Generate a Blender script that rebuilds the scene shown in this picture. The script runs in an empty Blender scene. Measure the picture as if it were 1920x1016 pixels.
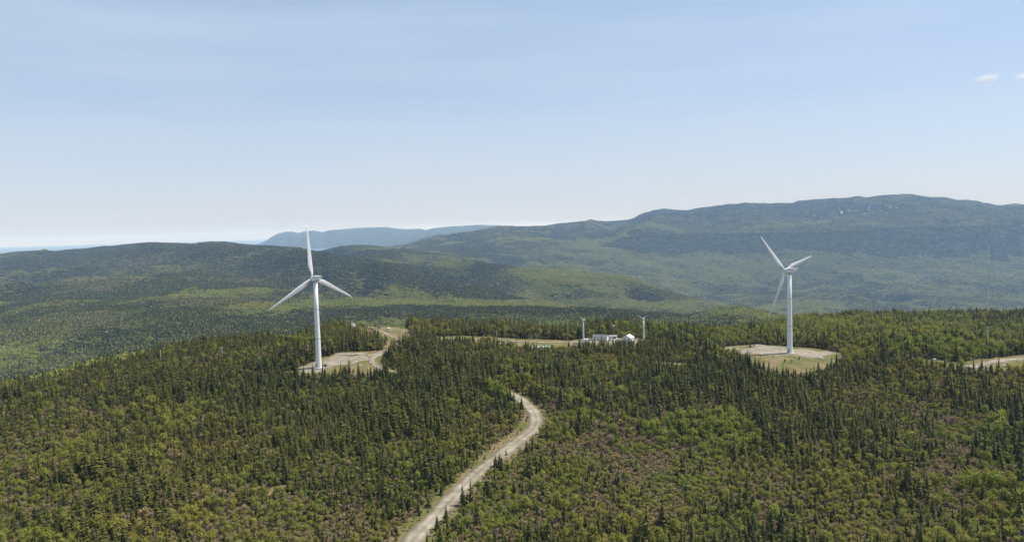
import bpy, math, random
import numpy as np
from mathutils import Matrix, Vector

SC = bpy.context.scene
COL = SC.collection
D2R = math.radians

# ------------------------------------------------------------------ camera
PW, PH = 1920.0, 1016.0
F = 1400.0                       # focal length in photo pixels
PITCH = math.atan(78.5 / F)
ROLL = D2R(1.55)
CZ = 85.0                        # eye height above the datum
_right0 = np.array([1.0, 0, 0]); _up0 = np.array([0, math.sin(PITCH), math.cos(PITCH)])
FWD = np.array([0, math.cos(PITCH), -math.sin(PITCH)])
RIGHT = math.cos(ROLL) * _right0 - math.sin(ROLL) * _up0
UP = math.cos(ROLL) * _up0 + math.sin(ROLL) * _right0
cam_data = bpy.data.cameras.new('camera')
cam = bpy.data.objects.new('camera', cam_data); COL.objects.link(cam)
cam_data.sensor_width = 36.0; cam_data.lens = 36.0 * F / PW
cam_data.clip_start = 1.0; cam_data.clip_end = 300000.0
M = Matrix.Identity(4)
for i in range(3):
    M[i][0] = RIGHT[i]; M[i][1] = UP[i]; M[i][2] = -FWD[i]
M[2][3] = CZ
cam.matrix_world = M
SC.camera = cam

# ------------------------------------------------------------------ world, sun, exposure
SUN_EL = D2R(57); SUN_AZ = D2R(76)          # azimuth from +Y (view direction) towards +X
world = bpy.data.worlds.new('World'); SC.world = world; world.use_nodes = True
wn = world.node_tree.nodes; wl = world.node_tree.links
bg = wn['Background']
sky = wn.new('ShaderNodeTexSky'); sky.sky_type = 'NISHITA'; sky.sun_disc = False
sky.sun_elevation = SUN_EL; sky.sun_rotation = SUN_AZ
sky.altitude = 0; sky.air_density = 0.7; sky.dust_density = 0.35; sky.ozone_density = 2.6
# a thin high veil of cloud in the sky
tc = wn.new('ShaderNodeTexCoord'); mp = wn.new('ShaderNodeMapping')
mp.inputs['Scale'].default_value = (1.6, 1.6, 13.0); mp.inputs['Rotation'].default_value = (0.10, 0.06, 0)
nz = wn.new('ShaderNodeTexNoise'); nz.inputs['Scale'].default_value = 1.5; nz.inputs['Detail'].default_value = 5; nz.inputs['Roughness'].default_value = 0.5
rp = wn.new('ShaderNodeValToRGB'); rp.color_ramp.elements[0].position = 0.40; rp.color_ramp.elements[1].position = 0.85
rp.color_ramp.elements[0].color = (0.0, 0.0, 0.0, 1); rp.color_ramp.elements[1].color = (0.22, 0.22, 0.22, 1)
mixs = wn.new('ShaderNodeMixRGB'); mixs.inputs[2].default_value = (4.5, 4.6, 5.15, 1)
wl.new(tc.outputs['Generated'], mp.inputs['Vector']); wl.new(mp.outputs[0], nz.inputs['Vector'])
wl.new(nz.outputs[0], rp.inputs[0]); 
sx = wn.new('ShaderNodeSeparateXYZ'); wl.new(tc.outputs['Generated'], sx.inputs[0])   # the veil thickens towards the horizon, as hazy air does
er = wn.new('ShaderNodeValToRGB'); ee = er.color_ramp.elements; ee[0].position = 0.0; ee[0].color = (.86, .86, .86, 1); ee[1].position = 0.30; ee[1].color = (.42, .42, .42, 1)
q_ = ee.new(0.08); q_.color = (.66, .66, .66, 1); q_ = ee.new(0.18); q_.color = (.46, .46, .46, 1)
wl.new(sx.outputs['Z'], er.inputs[0])
vc = wn.new('ShaderNodeMixRGB'); vc.inputs[1].default_value = (4.4, 4.5, 5.05, 1); vc.inputs[2].default_value = (4.55, 5.6, 6.5, 1)
vr = wn.new('ShaderNodeMapRange'); vr.inputs[1].default_value = 0.02; vr.inputs[2].default_value = 0.26; wl.new(sx.outputs['Z'], vr.inputs[0]); wl.new(vr.outputs[0], vc.inputs[0]); wl.new(vc.outputs[0], mixs.inputs[2])
vm = wn.new('ShaderNodeMath'); vm.operation = 'ADD'; vm.use_clamp = True; wl.new(er.outputs[0], vm.inputs[0]); wl.new(rp.outputs[0], vm.inputs[1]); wl.new(vm.outputs[0], mixs.inputs[0]); wl.new(sky.outputs[0], mixs.inputs[1])
wl.new(mixs.outputs[0], bg.inputs['Color'])
bg.inputs['Strength'].default_value = 0.106
sun_data = bpy.data.lights.new('sun', 'SUN'); sun_data.energy = 4.6; sun_data.angle = D2R(0.53); sun_data.color = (1.0, 0.93, 0.80)
sun = bpy.data.objects.new('sun', sun_data); COL.objects.link(sun)
sdir = Vector((math.sin(SUN_AZ) * math.cos(SUN_EL), math.cos(SUN_AZ) * math.cos(SUN_EL), math.sin(SUN_EL)))
sun.rotation_euler = sdir.to_track_quat('Z', 'Y').to_euler(); sun.location = (0, 0, 400)
SC.view_settings.view_transform = 'Standard'; SC.view_settings.look = 'None'
SC.view_settings.exposure = 0.47; SC.view_settings.gamma = 1.0; SC.view_settings.use_curve_mapping = False
SC.cycles.max_bounces = 6; SC.cycles.diffuse_bounces = 3; SC.cycles.transparent_max_bounces = 8
SC.cycles.volume_bounces = 1; SC.cycles.use_denoising = True; SC.cycles.denoising_prefilter = 'ACCURATE'
HAZE_DENSITY = 4.7e-5; HAZE_COLOR = (0.37, 0.58, 1.0)

# ------------------------------------------------------------------ projection helpers
def ray(x, y):
    d = FWD * F + RIGHT * (x - PW / 2) - UP * (y - PH / 2)
    return d / F                      # unit depth along FWD
def at_depth(x, y, depth):           # point (relative to the eye) at a forward depth
    return ray(x, y) * depth
def azel(x, y):
    d = ray(x, y); h = math.hypot(d[0], d[1])
    return math.atan2(d[0], d[1]), d[2] / h
def pix(X, Y, Z):                    # world -> photo pixel (vectorised)
    P = np.stack([X, Y, np.asarray(Z) - CZ], -1)
    dep = P @ FWD
    return PW / 2 + F * (P @ RIGHT) / dep, PH / 2 - F * (P @ UP) / dep, dep

# ------------------------------------------------------------------ noise
_rng = np.random.RandomState(5)
_LAT = _rng.rand(256, 256)
def vnoise(x, y):
    xi = np.floor(x).astype(int); yi = np.floor(y).astype(int)
    fx = x - xi; fy = y - yi
    fx = fx * fx * (3 - 2 * fx); fy = fy * fy * (3 - 2 * fy)
    a = _LAT[xi & 255, yi & 255]; b = _LAT[(xi + 1) & 255, yi & 255]
    c = _LAT[xi & 255, (yi + 1) & 255]; d = _LAT[(xi + 1) & 255, (yi + 1) & 255]
    return (a * (1 - fx) + b * fx) * (1 - fy) + (c * (1 - fx) + d * fx) * fy - 0.5
def fbm(x, y, s, octv=4, ox=0.0):
    x = np.asarray(x, float) / s + 37.3 + ox; y = np.asarray(y, float) / s + 11.7 + ox * 1.7
    o = 0; a = 1.0
    for k in range(octv):
        o = o + a * vnoise(x, y); x = x * 2.03 + 5.1; y = y * 1.97 + 3.3; a *= 0.5
    return o

# ------------------------------------------------------------------ terrain
CTRL = [  # photo px x, y and forward depth of ground points on the near plateau
 (0,1016,220),(480,1016,222),(780,1016,225),(1200,1016,228),(1600,1016,225),(1920,1016,222),
 (0,850,310),(480,850,308),(900,850,300),(1300,850,300),(1650,850,300),(1920,850,300),
 (1000,800,338),(955,738,396),(1300,740,394),(1650,740,390),(1920,740,384),(500,745,382),(200,745,378),(0,745,372),
 (598,689,419),(556,695,413),(700,672,447),(640,700,407),(640,668,448),(736,698,412),(735,655,472),
 (0,736,392),(150,716,410),(300,677,432),(430,662,445),(520,648,458),
 (650,613,560),(700,612,566),(640,632,505),(745,645,500),(760,612,575),(880,637,530),(1050,645,522),(1140,640,524),(1210,644,524),
 (760,620,634),(1000,628,572),(1000,622,636),(1200,621,636),(860,619,636),(1150,690,450),(1150,720,415),
 (1481,662,455),(1360,655,470),(1570,664,452),(1440,684,425),(1560,690,424),(1860,684,418),(1900,670,440),(1780,676,432),(1720,690,415),
 (1300,640,560),(1390,627,645),(1500,610,745),(1700,601,840),(1920,597,845),(0,754,440),(150,742,456),(300,703,476),(430,678,486),(520,663,500),(-260,770,392),(-260,790,440),(1700,618,660),(1850,620,650),(1600,640,520),
]
P = np.array([at_depth(*c) for c in CTRL])
ext = []
for (x, y, dp) in CTRL:              # keep the fit calm outside the frame
    p = at_depth(x, y, dp)
    if x == 0: q = at_depth(-520, y, dp); ext.append([q[0], q[1], p[2] - 6])
    if x == 1920: q = at_depth(2440, y, dp); ext.append([q[0], q[1], p[2] - 4])
for a in np.linspace(-0.7, 0.7, 7):
    ext.append([110 * math.sin(a), 110 * math.cos(a), -93.0]); ext.append([30 * math.sin(a), 30 * math.cos(a), -94.0])
for (x, z) in ((-300, -90), (0, -92), (500, -93), (860, -95), (1300, -95), (1900, -100)):
    q = at_depth(x, 600, 1050); ext.append([q[0], q[1], z])
P = np.vstack([P, np.array(ext)])
def _phi(r2):
    r2 = np.maximum(r2, 1e-9); return 0.5 * r2 * np.log(r2)
_S = 400.0
_A = P[:, :2] / _S; _n = len(_A)
_K = _phi(((_A[:, None] - _A[None]) ** 2).sum(-1)) + np.eye(_n) * 0.004
_T = np.hstack([np.ones((_n, 1)), _A])
_sol = np.linalg.solve(np.block([[_K, _T], [_T.T, np.zeros((3, 3))]]), np.concatenate([P[:, 2], np.zeros(3)]))
def near_z(X, Y):
    sh = X.shape; q = np.stack([X.ravel(), Y.ravel()], -1) / _S
    out = np.empty(len(q))
    for i in range(0, len(q), 40000):
        b = q[i:i + 40000]
        out[i:i + 40000] = _phi(((b[:, None] - _A[None]) ** 2).sum(-1)) @ _sol[:_n] + _sol[_n] + b @ _sol[_n + 1:]
    return out.reshape(sh)

AZ = np.radians(np.arange(-58, 58.01, 0.12)); NA = len(AZ)
RR = [90.0]
while RR[-1] < 1000: RR.append(RR[-1] + 2.2)
while RR[-1] < 25500: RR.append(RR[-1] * 1.0105)
RR = np.array(RR); NR = len(RR)

def layer(pts, far=1.0, k=(0.06, 0.24, 0.4, 0.24, 0.06)):
    a = []; dlast = None
    for t in pts:
        dlast = t[2] * far if len(t) > 2 else dlast
        az, el = azel(t[0], t[1]); a.append((az, el, dlast / math.cos(az)))
    a = np.array(sorted(a)); k = np.array(k)
    el = np.interp(AZ, a[:, 0], a[:, 1]); r = np.interp(AZ, a[:, 0], a[:, 2])
    el = np.convolve(np.pad(el, 2, 'edge'), k, 'valid'); r = np.convolve(np.pad(r, 2, 'edge'), k, 'valid')
    return r, el * r
L_E = layer([(-300,590,1550),(0,581,1550),(100,570,1550),(300,562,1500),(480,569,1450),(600,585,1350),(700,585,1300),(800,579,1300),(890,572,1280),(960,575),(1040,580),(1130,583),(1200,587),(1290,593),(1340,582,1270),(1375,575,1250),(1430,584),(1500,600),(1600,625,1300),(1920,655,1400),(2300,660)], 1.6)
L_A = layer([(-300,484,4800),(0,479,4800),(70,473),(130,475),(220,462),(280,455,4500),(330,457),(420,460,4000),(500,462,3700),(560,467,3300),(620,477,2900),(680,486),(730,496,2600),(763,506),(797,518),(830,529,2350),(863,538),(913,549,2200),(963,561,2100),(997,569,2050),(1100,592,2000),(1300,640),(1920,690),(2300,690)], 1.25)
L_D = layer([(-300,530,5700),(400,505,5000),(560,500,4300),(640,494,3500),(687,482,3250),(740,490,3100),(780,492),(830,492,3000),(890,489),(913,494),(973,503),(1013,505),(1080,511),(1134,513),(1185,523,2900),(1228,538),(1262,550),(1305,561,2850),(1339,572),(1400,592,2800),(1500,625),(1920,650,2700),(2300,650)], 1.35)
L_F = layer([(-300,560,6500),(500,500,5500),(600,472,4700),(640,463,4500),(675,460),(710,464,4400),(735,469,4200),(757,469),(780,471),(813,478,4000),(847,481),(880,488,3900),(930,502),(1000,522,3700),(1100,540),(1300,585,3500),(1920,604,3500),(2300,604)], 1.3)
L_G = layer([(-300,590,7200),(500,500,6200),(640,482,5600),(780,472,5200),(847,468,5200),(900,466,5300),(947,464,5500),(1073,464,5700),(1147,463,5900),(1228,467),(1400,469),(1527,467),(1612,468),(1700,476),(1826,479),(1920,476),(2300,476)], 1.25)
L_H = layer([(-300,600,7700),(500,498,6700),(640,481,6100),(780,468,5700),(880,456,5700),(947,450,5800),(1073,450,6000),(1147,458,6100),(1164,447.5),(1228,442),(1313,441),(1442,438.6),(1527,438.6),(1612,434),(1698,430),(1826,426),(1920,423.6),(2300,420)], 1.25)
L_C = layer([(-300,600,8600),(500,491,7500),(640,480,7000),(740,471,6600),(780,461,6400),(813,451,6400),(847,444,6600),(880,442,6900),(913,433,7200),(947,429),(980,428),(1020,426),(1073,420,8000),(1120,418),(1180,414),(1192,411),(1204,405.5,8600),(1222,400),(1245,398),(1270,399.5),(1290,402),(1315,396),(1345,392.5),(1370,391),(1400,389),(1430,390),(1460,391),(1490,387),(1520,384),(1560,379.5),(1600,377),(1650,375.5),(1700,375),(1740,376.5),(1780,379),(1820,383.5),(1850,386),(1885,389),(1920,391),(2300,400)], 1.36, (0, .15, .7, .15, 0))
L_B = layer([(-300,600,12000),(400,500,12500),(470,463,13000),(497,452.5),(506,446.5),(514,441.5),(524,437.5),(535,435),(548,434.5),(560,437),(573,434),(590,432.5),(600,434.5),(604,436),(612,433),(622,431),(640,430),(660,428.5),(690,427),(720,426),(742,428.5),(760,430),(785,429),(800,431.5),(812,429),(830,427),(850,424.5),(875,423.5),(900,422),(930,423),(960,424),(1000,426),(1060,436),(1100,442),(1920,446),(2300,446)], 1.6, (0, .1, .8, .1, 0))
EDGE = np.interp(AZ, *zip(*[(azel(x, 600)[0], d / math.cos(azel(x, 600)[0])) for x, d in ((-400,395),(0,402),(150,418),(300,442),(430,455),(520,470),(570,520),(610,600),(700,640),(860,645),(1200,645),(1300,650),(1390,668),(1500,770),(1700,865),(1920,870),(2300,870))]))
_n5 = np.ones(9) / 9; EDGE = np.convolve(np.pad(EDGE, 4, 'edge'), _n5, 'valid')

def pchip(xk, yk, x):
    h = np.diff(xk); d = np.diff(yk) / h
    m = np.zeros(len(xk))
    w1 = 2 * h[1:] + h[:-1]; w2 = h[1:] + 2 * h[:-1]
    ok = (d[:-1] * d[1:]) > 0
    dm = np.where(ok, (w1 + w2) / np.where(ok, w1 / np.where(ok, d[:-1], 1) + w2 / np.where(ok, d[1:], 1), 1), 0)
    m[1:-1] = dm; m[0] = d[0]; m[-1] = d[-1]
    i = np.clip(np.searchsorted(xk, x) - 1, 0, len(h) - 1)
    t = (x - xk[i]) / h[i]
    return ((1 + 2 * t) * (1 - t) ** 2 * yk[i] + t * (1 - t) ** 2 * h[i] * m[i] + t * t * (3 - 2 * t) * yk[i + 1] + t * t * (t - 1) * h[i] * m[i + 1])

GX = np.sin(AZ)[:, None] * RR[None]; GY = np.cos(AZ)[:, None] * RR[None]
nearmask = RR < 1300
ZN = near_z(GX[:, nearmask], GY[:, nearmask]) + fbm(GX[:, nearmask], GY[:, nearmask], 60, 3) * 1.4
GZ = np.zeros((NA, NR)); WCR = np.ones((NA, NR))
SEA = -300.0; FLOOR = -800.0
for j in range(NA):
    e = EDGE[j]
    ze0 = np.interp(e - 40, RR[nearmask], ZN[j]); ze = np.interp(e, RR[nearmask], ZN[j])
    sl = (ze + 8) / e
    ks = [(e - 40, ze0), (e, ze)]
    rE, zE = L_E[0][j], L_E[1][j]
    rv = e + 0.30 * (rE - e)
    ks.append((rv, min(sl * rv - 75, zE - 25)))
    lay = [(L_E[0][j], L_E[1][j])]
    for Lk, dip in ((L_A, 75), (L_D, 85), (L_F, 70), (L_G, 20), (L_H, 0), (L_C, 0), (L_B, 130)):
        r1, z1 = Lk[0][j], Lk[1][j]
        r0, z0 = lay[-1]
        if r1 < r0 + 150:
            continue
        if dip:
            lay.append((r0 + 0.42 * (r1 - r0), min(z0, z1) - dip * (0.4 if (Lk is L_A and AZ[j] < -0.25) else 1)))
        lay.append((r1, z1))
    ks += lay
    ks.append((ks[-1][0] + 900, -700)); ks.append((27500.0, -760))
    xk = np.array([k[0] for k in ks]); yk = np.array([k[1] for k in ks])
    far = RR >= e
    col = np.empty(NR)
    col[~far] = ZN[j][: (~far).sum()] if (~far).sum() <= nearmask.sum() else 0
    col[far] = pchip(xk, yk, RR[far])
    GZ[j] = col
    w = np.ones(NR)
    for rk in (L_E[0][j], L_A[0][j], L_D[0][j], L_F[0][j], L_G[0][j], L_H[0][j], L_C[0][j], L_B[0][j]):
        w = np.minimum(w, np.abs(RR - rk) / (0.13 * rk))
    WCR[j] = np.clip(w, 0.06, 1) * np.clip((RR - e) / 300, 0, 1)
amp = np.clip(RR / 3000, 0.3, 1.6)[None]
rid2 = 0.5 - np.abs(fbm(GX, GY, 900, 3, 33.0)) * 1.8
rid = 0.5 - np.abs(fbm(GX, GY, 420, 4)) * 1.6
GZ += WCR * amp * (rid2 * 74 + rid * 34 + fbm(GX, GY, 150, 4, 9.0) * 10) + np.clip((RR - 900) / 800, 0, 1)[None] * fbm(GX, GY, 130, 3, 4.0) * 3.0
GZ = np.maximum(GZ, -820) + CZ

def H(X, Y):
    X = np.asarray(X, float); Y = np.asarray(Y, float)
    a = np.arctan2(X, Y); r = np.hypot(X, Y)
    fa = np.clip((a - AZ[0]) / (AZ[1] - AZ[0]), 0, NA - 1.001); ia = fa.astype(int); ta = fa - ia
    ir = np.clip(np.searchsorted(RR, r) - 1, 0, NR - 2); tr = np.clip((r - RR[ir]) / (RR[ir + 1] - RR[ir]), 0, 1)
    return (GZ[ia, ir] * (1 - ta) + GZ[ia + 1, ir] * ta) * (1 - tr) + (GZ[ia, ir + 1] * (1 - ta) + GZ[ia + 1, ir + 1] * ta) * tr
def ground(x, y, rmax=1000):         # photo pixel -> world point on the ground
    d = ray(x, y); h = math.hypot(d[0], d[1])
    rs = np.arange(120, rmax, 0.5)
    X = d[0] / h * rs; Y = d[1] / h * rs; Zr = CZ + d[2] / h * rs
    below = Zr < H(X, Y)
    k = int(np.argmax(below)) if below.any() else len(rs) - 1
    return Vector((X[k], Y[k], float(H(X[k], Y[k]))))

# ------------------------------------------------------------------ materials
def mat(name, color, rough=0.8, metal=0.0, spec=0.3):
    m = bpy.data.materials.new(name); m.use_nodes = True
    b = m.node_tree.nodes['Principled BSDF']
    b.inputs['Base Color'].default_value = (*color, 1); b.inputs['Roughness'].default_value = rough
    b.inputs['Metallic'].default_value = metal; b.inputs['Specular IOR Level'].default_value = spec
    return m
def N(m, t, **kw):
    n = m.node_tree.nodes.new(t)
    for k, v in kw.items(): setattr(n, k, v)
    return n
def noisy(m, c2, scale, detail=4, lo=0.35, hi=0.7):
    """mix the base colour with c2 by noise in object space"""
    nt = m.node_tree; b = nt.nodes['Principled BSDF']; c1 = tuple(b.inputs['Base Color'].default_value)
    t = N(m, 'ShaderNodeTexCoord'); n = N(m, 'ShaderNodeTexNoise'); n.inputs['Scale'].default_value = scale; n.inputs['Detail'].default_value = detail
    r = N(m, 'ShaderNodeValToRGB'); r.color_ramp.elements[0].position = lo; r.color_ramp.elements[1].position = hi
    r.color_ramp.elements[0].color = c1; r.color_ramp.elements[1].color = (*c2, 1)
    nt.links.new(t.outputs['Object'], n.inputs['Vector']); nt.links.new(n.outputs[0], r.inputs[0]); nt.links.new(r.outputs[0], b.inputs['Base Color'])
    return m
def foliage(name, c, c2, patch, translucent=0.25, tint=False):
    """leaf colour varied from tree to tree (random) and from stand to stand (noise on the tree's place)"""
    m = bpy.data.materials.new(name); m.use_nodes = True; nt = m.node_tree
    b = nt.nodes['Principled BSDF']; b.inputs['Roughness'].default_value = 0.75; b.inputs['Specular IOR Level'].default_value = 0.18
    oi = N(m, 'ShaderNodeObjectInfo')
    r = N(m, 'ShaderNodeValToRGB'); r.color_ramp.elements[0].color = (*c, 1); r.color_ramp.elements[1].color = (*c2, 1)
    nt.links.new(oi.outputs['Random'], r.inputs[0])
    n = N(m, 'ShaderNodeTexNoise'); n.inputs['Scale'].default_value = 0.012; n.inputs['Detail'].default_value = 4
    nt.links.new(oi.outputs['Location'], n.inputs['Vector'])
    r2 = N(m, 'ShaderNodeValToRGB'); r2.color_ramp.elements[0].position = 0.42; r2.color_ramp.elements[1].position = 0.72
    r2.color_ramp.elements[0].color = (0, 0, 0, 1); r2.color_ramp.elements[1].color = (0.75, 0.75, 0.75, 1)
    nt.links.new(n.outputs[0], r2.inputs[0])
    mx = N(m, 'ShaderNodeMixRGB'); mx.inputs[2].default_value = (*patch, 1)
    nt.links.new(r2.outputs[0], mx.inputs[0]); nt.links.new(r.outputs[0], mx.inputs[1])
    if tint:                         # each tree of a stand has its own shade of leaf
        ta = N(m, 'ShaderNodeAttribute', attribute_name='tint'); ml = N(m, 'ShaderNodeMixRGB', blend_type='MULTIPLY'); ml.inputs[0].default_value = 1
        nt.links.new(mx.outputs[0], ml.inputs[1]); nt.links.new(ta.outputs['Color'], ml.inputs[2]); mx = ml
    nt.links.new(mx.outputs[0], b.inputs['Base Color'])
    if translucent:
        tr = N(m, 'ShaderNodeBsdfTranslucent'); ms = N(m, 'ShaderNodeMixShader'); ms.inputs[0].default_value = translucent
        nt.links.new(mx.outputs[0], tr.inputs['Color']); nt.links.new(b.outputs[0], ms.inputs[1]); nt.links.new(tr.outputs[0], ms.inputs[2])
        nt.links.new(ms.outputs[0], nt.nodes['Material Output'].inputs['Surface'])
    return m
M_SPRUCE = foliage('spruce_needles', (0.034, 0.041, 0.009), (0.094, 0.096, 0.020), (0.118, 0.108, 0.020), 0.15)
M_BIRCH = foliage('birch_leaves', (0.148, 0.186, 0.026), (0.280, 0.296, 0.056), (0.320, 0.270, 0.056), 0.34)
M_BARE = foliage('bare_twigs', (0.265, 0.205, 0.112), (0.40, 0.300, 0.175), (0.32, 0.265, 0.12), 0.0)
M_DEAD = foliage('grey_dead_wood', (0.20, 0.18, 0.16), (0.33, 0.31, 0.28), (0.25, 0.22, 0.2), 0.0)
M_BARK = mat('bark', (0.10, 0.08, 0.065), 0.9)
M_BBARK = noisy(mat('pale_bark', (0.42, 0.40, 0.36), 0.85), (0.20, 0.18, 0.16), 3)
M_WHITE = noisy(mat('white_paint', (0.74, 0.75, 0.76), 0.45, 0, 0.4), (0.66, 0.66, 0.66), 0.35)
M_WALL = noisy(mat('white_cladding', (0.70, 0.71, 0.72), 0.6), (0.60, 0.60, 0.59), 0.6)
M_ROOFD = noisy(mat('dark_roofing', (0.11, 0.12, 0.13), 0.6), (0.16, 0.17, 0.17), 1.0)
M_ROOFW = mat('white_metal_roof', (0.78, 0.79, 0.80), 0.4, 0, 0.5)
M_GREY = noisy(mat('grey_metal', (0.30, 0.31, 0.32), 0.5, 0.2), (0.22, 0.22, 0.23), 1.5)
M_DARK = mat('dark_paint', (0.03, 0.03, 0.035), 0.5)
M_GLASS = mat('dark_glass', (0.03, 0.04, 0.05), 0.08, 0, 0.6)
M_WOOD = noisy(mat('weathered_wood', (0.36, 0.33, 0.29), 0.9), (0.24, 0.21, 0.18), 2.0)
M_RED = mat('red_paint', (0.24, 0.055, 0.045), 0.6)
M_CONC = noisy(mat('concrete', (0.42, 0.41, 0.39), 0.9), (0.33, 0.32, 0.30), 1.0)
M_PORC = mat('porcelain', (0.62, 0.64, 0.66), 0.3)

# ------------------------------------------------------------------ mesh helpers
class MB:
    def __init__(self): self.v = []; self.f = []; self.mi = []
    def add(self, vs, fs, mi=0):
        o = len(self.v); self.v += [tuple(map(float, p)) for p in vs]; self.f += [tuple(i + o for i in f) for f in fs]; self.mi += [mi] * len(fs)
        return self
    def box(self, c, s, rz=0.0, taper=1.0):
        vs = []
        for z, t in ((-.5, 1.0), (.5, taper)):
            for x, y in ((-.5, -.5), (.5, -.5), (.5, .5), (-.5, .5)):
                X, Y = x * s[0] * t, y * s[1] * t
                vs.append((c[0] + X * math.cos(rz) - Y * math.sin(rz), c[1] + X * math.sin(rz) + Y * math.cos(rz), c[2] + z * s[2]))
        return self.add(vs, [(3, 2, 1, 0), (4, 5, 6, 7), (0, 1, 5, 4), (1, 2, 6, 5), (2, 3, 7, 6), (3, 0, 4, 7)])
    def tube(self, pts, rad, n=8, mi=0, cap=True):
        """swept tube through points with a radius for each"""
        pts = [Vector(p) for p in pts]; o = len(self.v); k = len(pts)
        rad = rad if hasattr(rad, '__len__') else [rad] * k
        for i, p in enumerate(pts):
            d = (pts[min(i + 1, k - 1)] - pts[max(i - 1, 0)]).normalized()
            a = d.orthogonal().normalized() if abs(d.z) < 0.95 else Vector((1, 0, 0)).cross(d).normalized().cross(d).normalized()
            b = d.cross(a)
            for q in range(n):
                t = 2 * math.pi * q / n
                self.v.append(tuple(p + (a * math.cos(t) + b * math.sin(t)) * rad[i]))
        for i in range(k - 1):
            for q in range(n):
                self.f.append((o + i * n + q, o + i * n + (q + 1) % n, o + (i + 1) * n + (q + 1) % n, o + (i + 1) * n + q)); self.mi.append(mi)
        if cap:
            self.f.append(tuple(o + q for q in reversed(range(n)))); self.mi.append(mi)
            self.f.append(tuple(o + (k - 1) * n + q for q in range(n))); self.mi.append(mi)
        return self
    def loft(self, rings):
        n = len(rings[0]); o = len(self.v)
        for r in rings: self.v += [tuple(map(float, p)) for p in r]
        for i in range(len(rings) - 1):
            for q in range(n):
                self.f.append((o + i * n + q, o + i * n + (q + 1) % n, o + (i + 1) * n + (q + 1) % n, o + (i + 1) * n + q)); self.mi.append(0)
        self.f.append(tuple(o + q for q in reversed(range(n)))); self.f.append(tuple(o + (len(rings) - 1) * n + q for q in range(n))); self.mi += [0, 0]
        return self
    def mesh(self, name, mats, smooth=False):
        me = bpy.data.meshes.new(name); me.from_pydata(self.v, [], self.f)
        for m in (mats if isinstance(mats, (list, tuple)) else [mats]): me.materials.append(m)
        if any(self.mi): me.polygons.foreach_set('material_index', self.mi)
        if smooth: me.polygons.foreach_set('use_smooth', [True] * len(self.f))
        me.update(); return me
    def obj(self, name, mats, parent=None, smooth=False):
        o = bpy.data.objects.new(name, self.mesh(name, mats, smooth)); COL.objects.link(o)
        if parent: o.parent = parent
        return o
def tag(o, label=None, cat=None, group=None, kind=None):
    if label: o['label'] = label
    if cat: o['category'] = cat
    if group: o['group'] = group
    if kind: o['kind'] = kind
    return o
def thing(name, label, cat, loc, rz=0.0, group=None):
    o = bpy.data.objects.new(name, None); COL.objects.link(o); o.empty_display_size = 0.3
    o.location = loc; o.rotation_euler = (0, 0, rz)
    return tag(o, label, cat, group)

# ------------------------------------------------------------------ clearings (photo outlines laid on the ground)
def gpoly(pts): return np.array([ground(x, y)[:2] for x, y in pts])
def inside(X, Y, poly):
    c = np.zeros(X.shape, bool); n = len(poly)
    for i in range(n):
        x1, y1 = poly[i]; x2, y2 = poly[(i + 1) % n]
        if y1 == y2: continue
        c ^= ((y1 > Y) != (y2 > Y)) & (X < (x2 - x1) * (Y - y1) / (y2 - y1) + x1)
    return c
def seg_dist(X, Y, line):
    d = np.full(X.shape, 1e9)
    for (x1, y1), (x2, y2) in zip(line[:-1], line[1:]):
        dx, dy = x2 - x1, y2 - y1
        t = np.clip(((X - x1) * dx + (Y - y1) * dy) / (dx * dx + dy * dy + 1e-9), 0, 1)
        d = np.minimum(d, np.hypot(X - x1 - t * dx, Y - y1 - t * dy))
    return d
PAD_L = gpoly([(553,695),(575,685),(600,677),(615,671),(640,667),(690,667),(699,671),(662,680),(632,687),(618,692),(592,698),(562,699)])
PAD_R = gpoly([(1343,653),(1368,651),(1392,655.5),(1418,649.5),(1440,648),(1476,653),(1514,655.5),(1566,661.5),(1569,667),(1536,669.5),(1500,668),(1473,664.8),(1440,664.8),(1410,662),(1385,663),(1352,658)])
YARD = gpoly([(1066,643),(1079,639.5),(1110,637),(1165,636.5),(1192,638),(1222,640),(1230,646),(1190,648),(1140,648),(1090,650),(1072,648)])
GRASS = [gpoly(p) for p in (
 [(540,702),(553,692),(585,680),(612,668),(640,660),(700,658),(733,655),(722,667),(713,682),(730,696),(715,706),(640,706),(600,708),(560,712)],
 [(645,606),(690,603),(745,608),(768,626),(800,631),(870,629),(960,634),(1070,638),(1105,634),(1200,634),(1235,640),(1232,650),(1180,654),(1070,655),(985,656),(930,648),(850,648),(780,641),(768,648),(748,650),(741,646),(733,651),(720,645),(700,640),(678,635),(648,629)],
 [(1340,654),(1356,650),(1420,646),(1520,652),(1580,662),(1585,672),(1545,698),(1520,706),(1460,704),(1420,690),(1370,668),(1345,664)],
 [(1700,676),(1740,672),(1800,680),(1850,672),(1925,664),(1990,668),(1990,702),(1925,706),(1860,705),(1800,696),(1740,689)],
 [(1210,676),(1300,680),(1340,690),(1300,694),(1230,688)],
 [(500,920),(512,912),(540,906),(548,913),(520,926),(500,930)],
 [(352,806),(372,790),(392,776),(398,782),(380,800),(356,814)],
)]
ROAD_PX = [(700,1090),(740,1050),(773,1016),(802.6,983),(837,949),(874,908),(911.5,874),(949,846),(980,821),(1001,806),(1007,790),(1001,771.5),(986,756),(967.5,743.5),(952,737),(936,731),(905,724),(860,716),(800,707),(755,701),(736,698),(722,694.5),(709.5,689),(700,682.6),(696.5,676),(699,670.5),(707,666.5),(718,663),(731,657),(737,650),(743,645.5),(752,641),(765,638.5),(790,636),(837,634.3),(891,635),(942,638.2),(981,641),(1019,641.9),(1057,641.9),(1082,643)]
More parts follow.
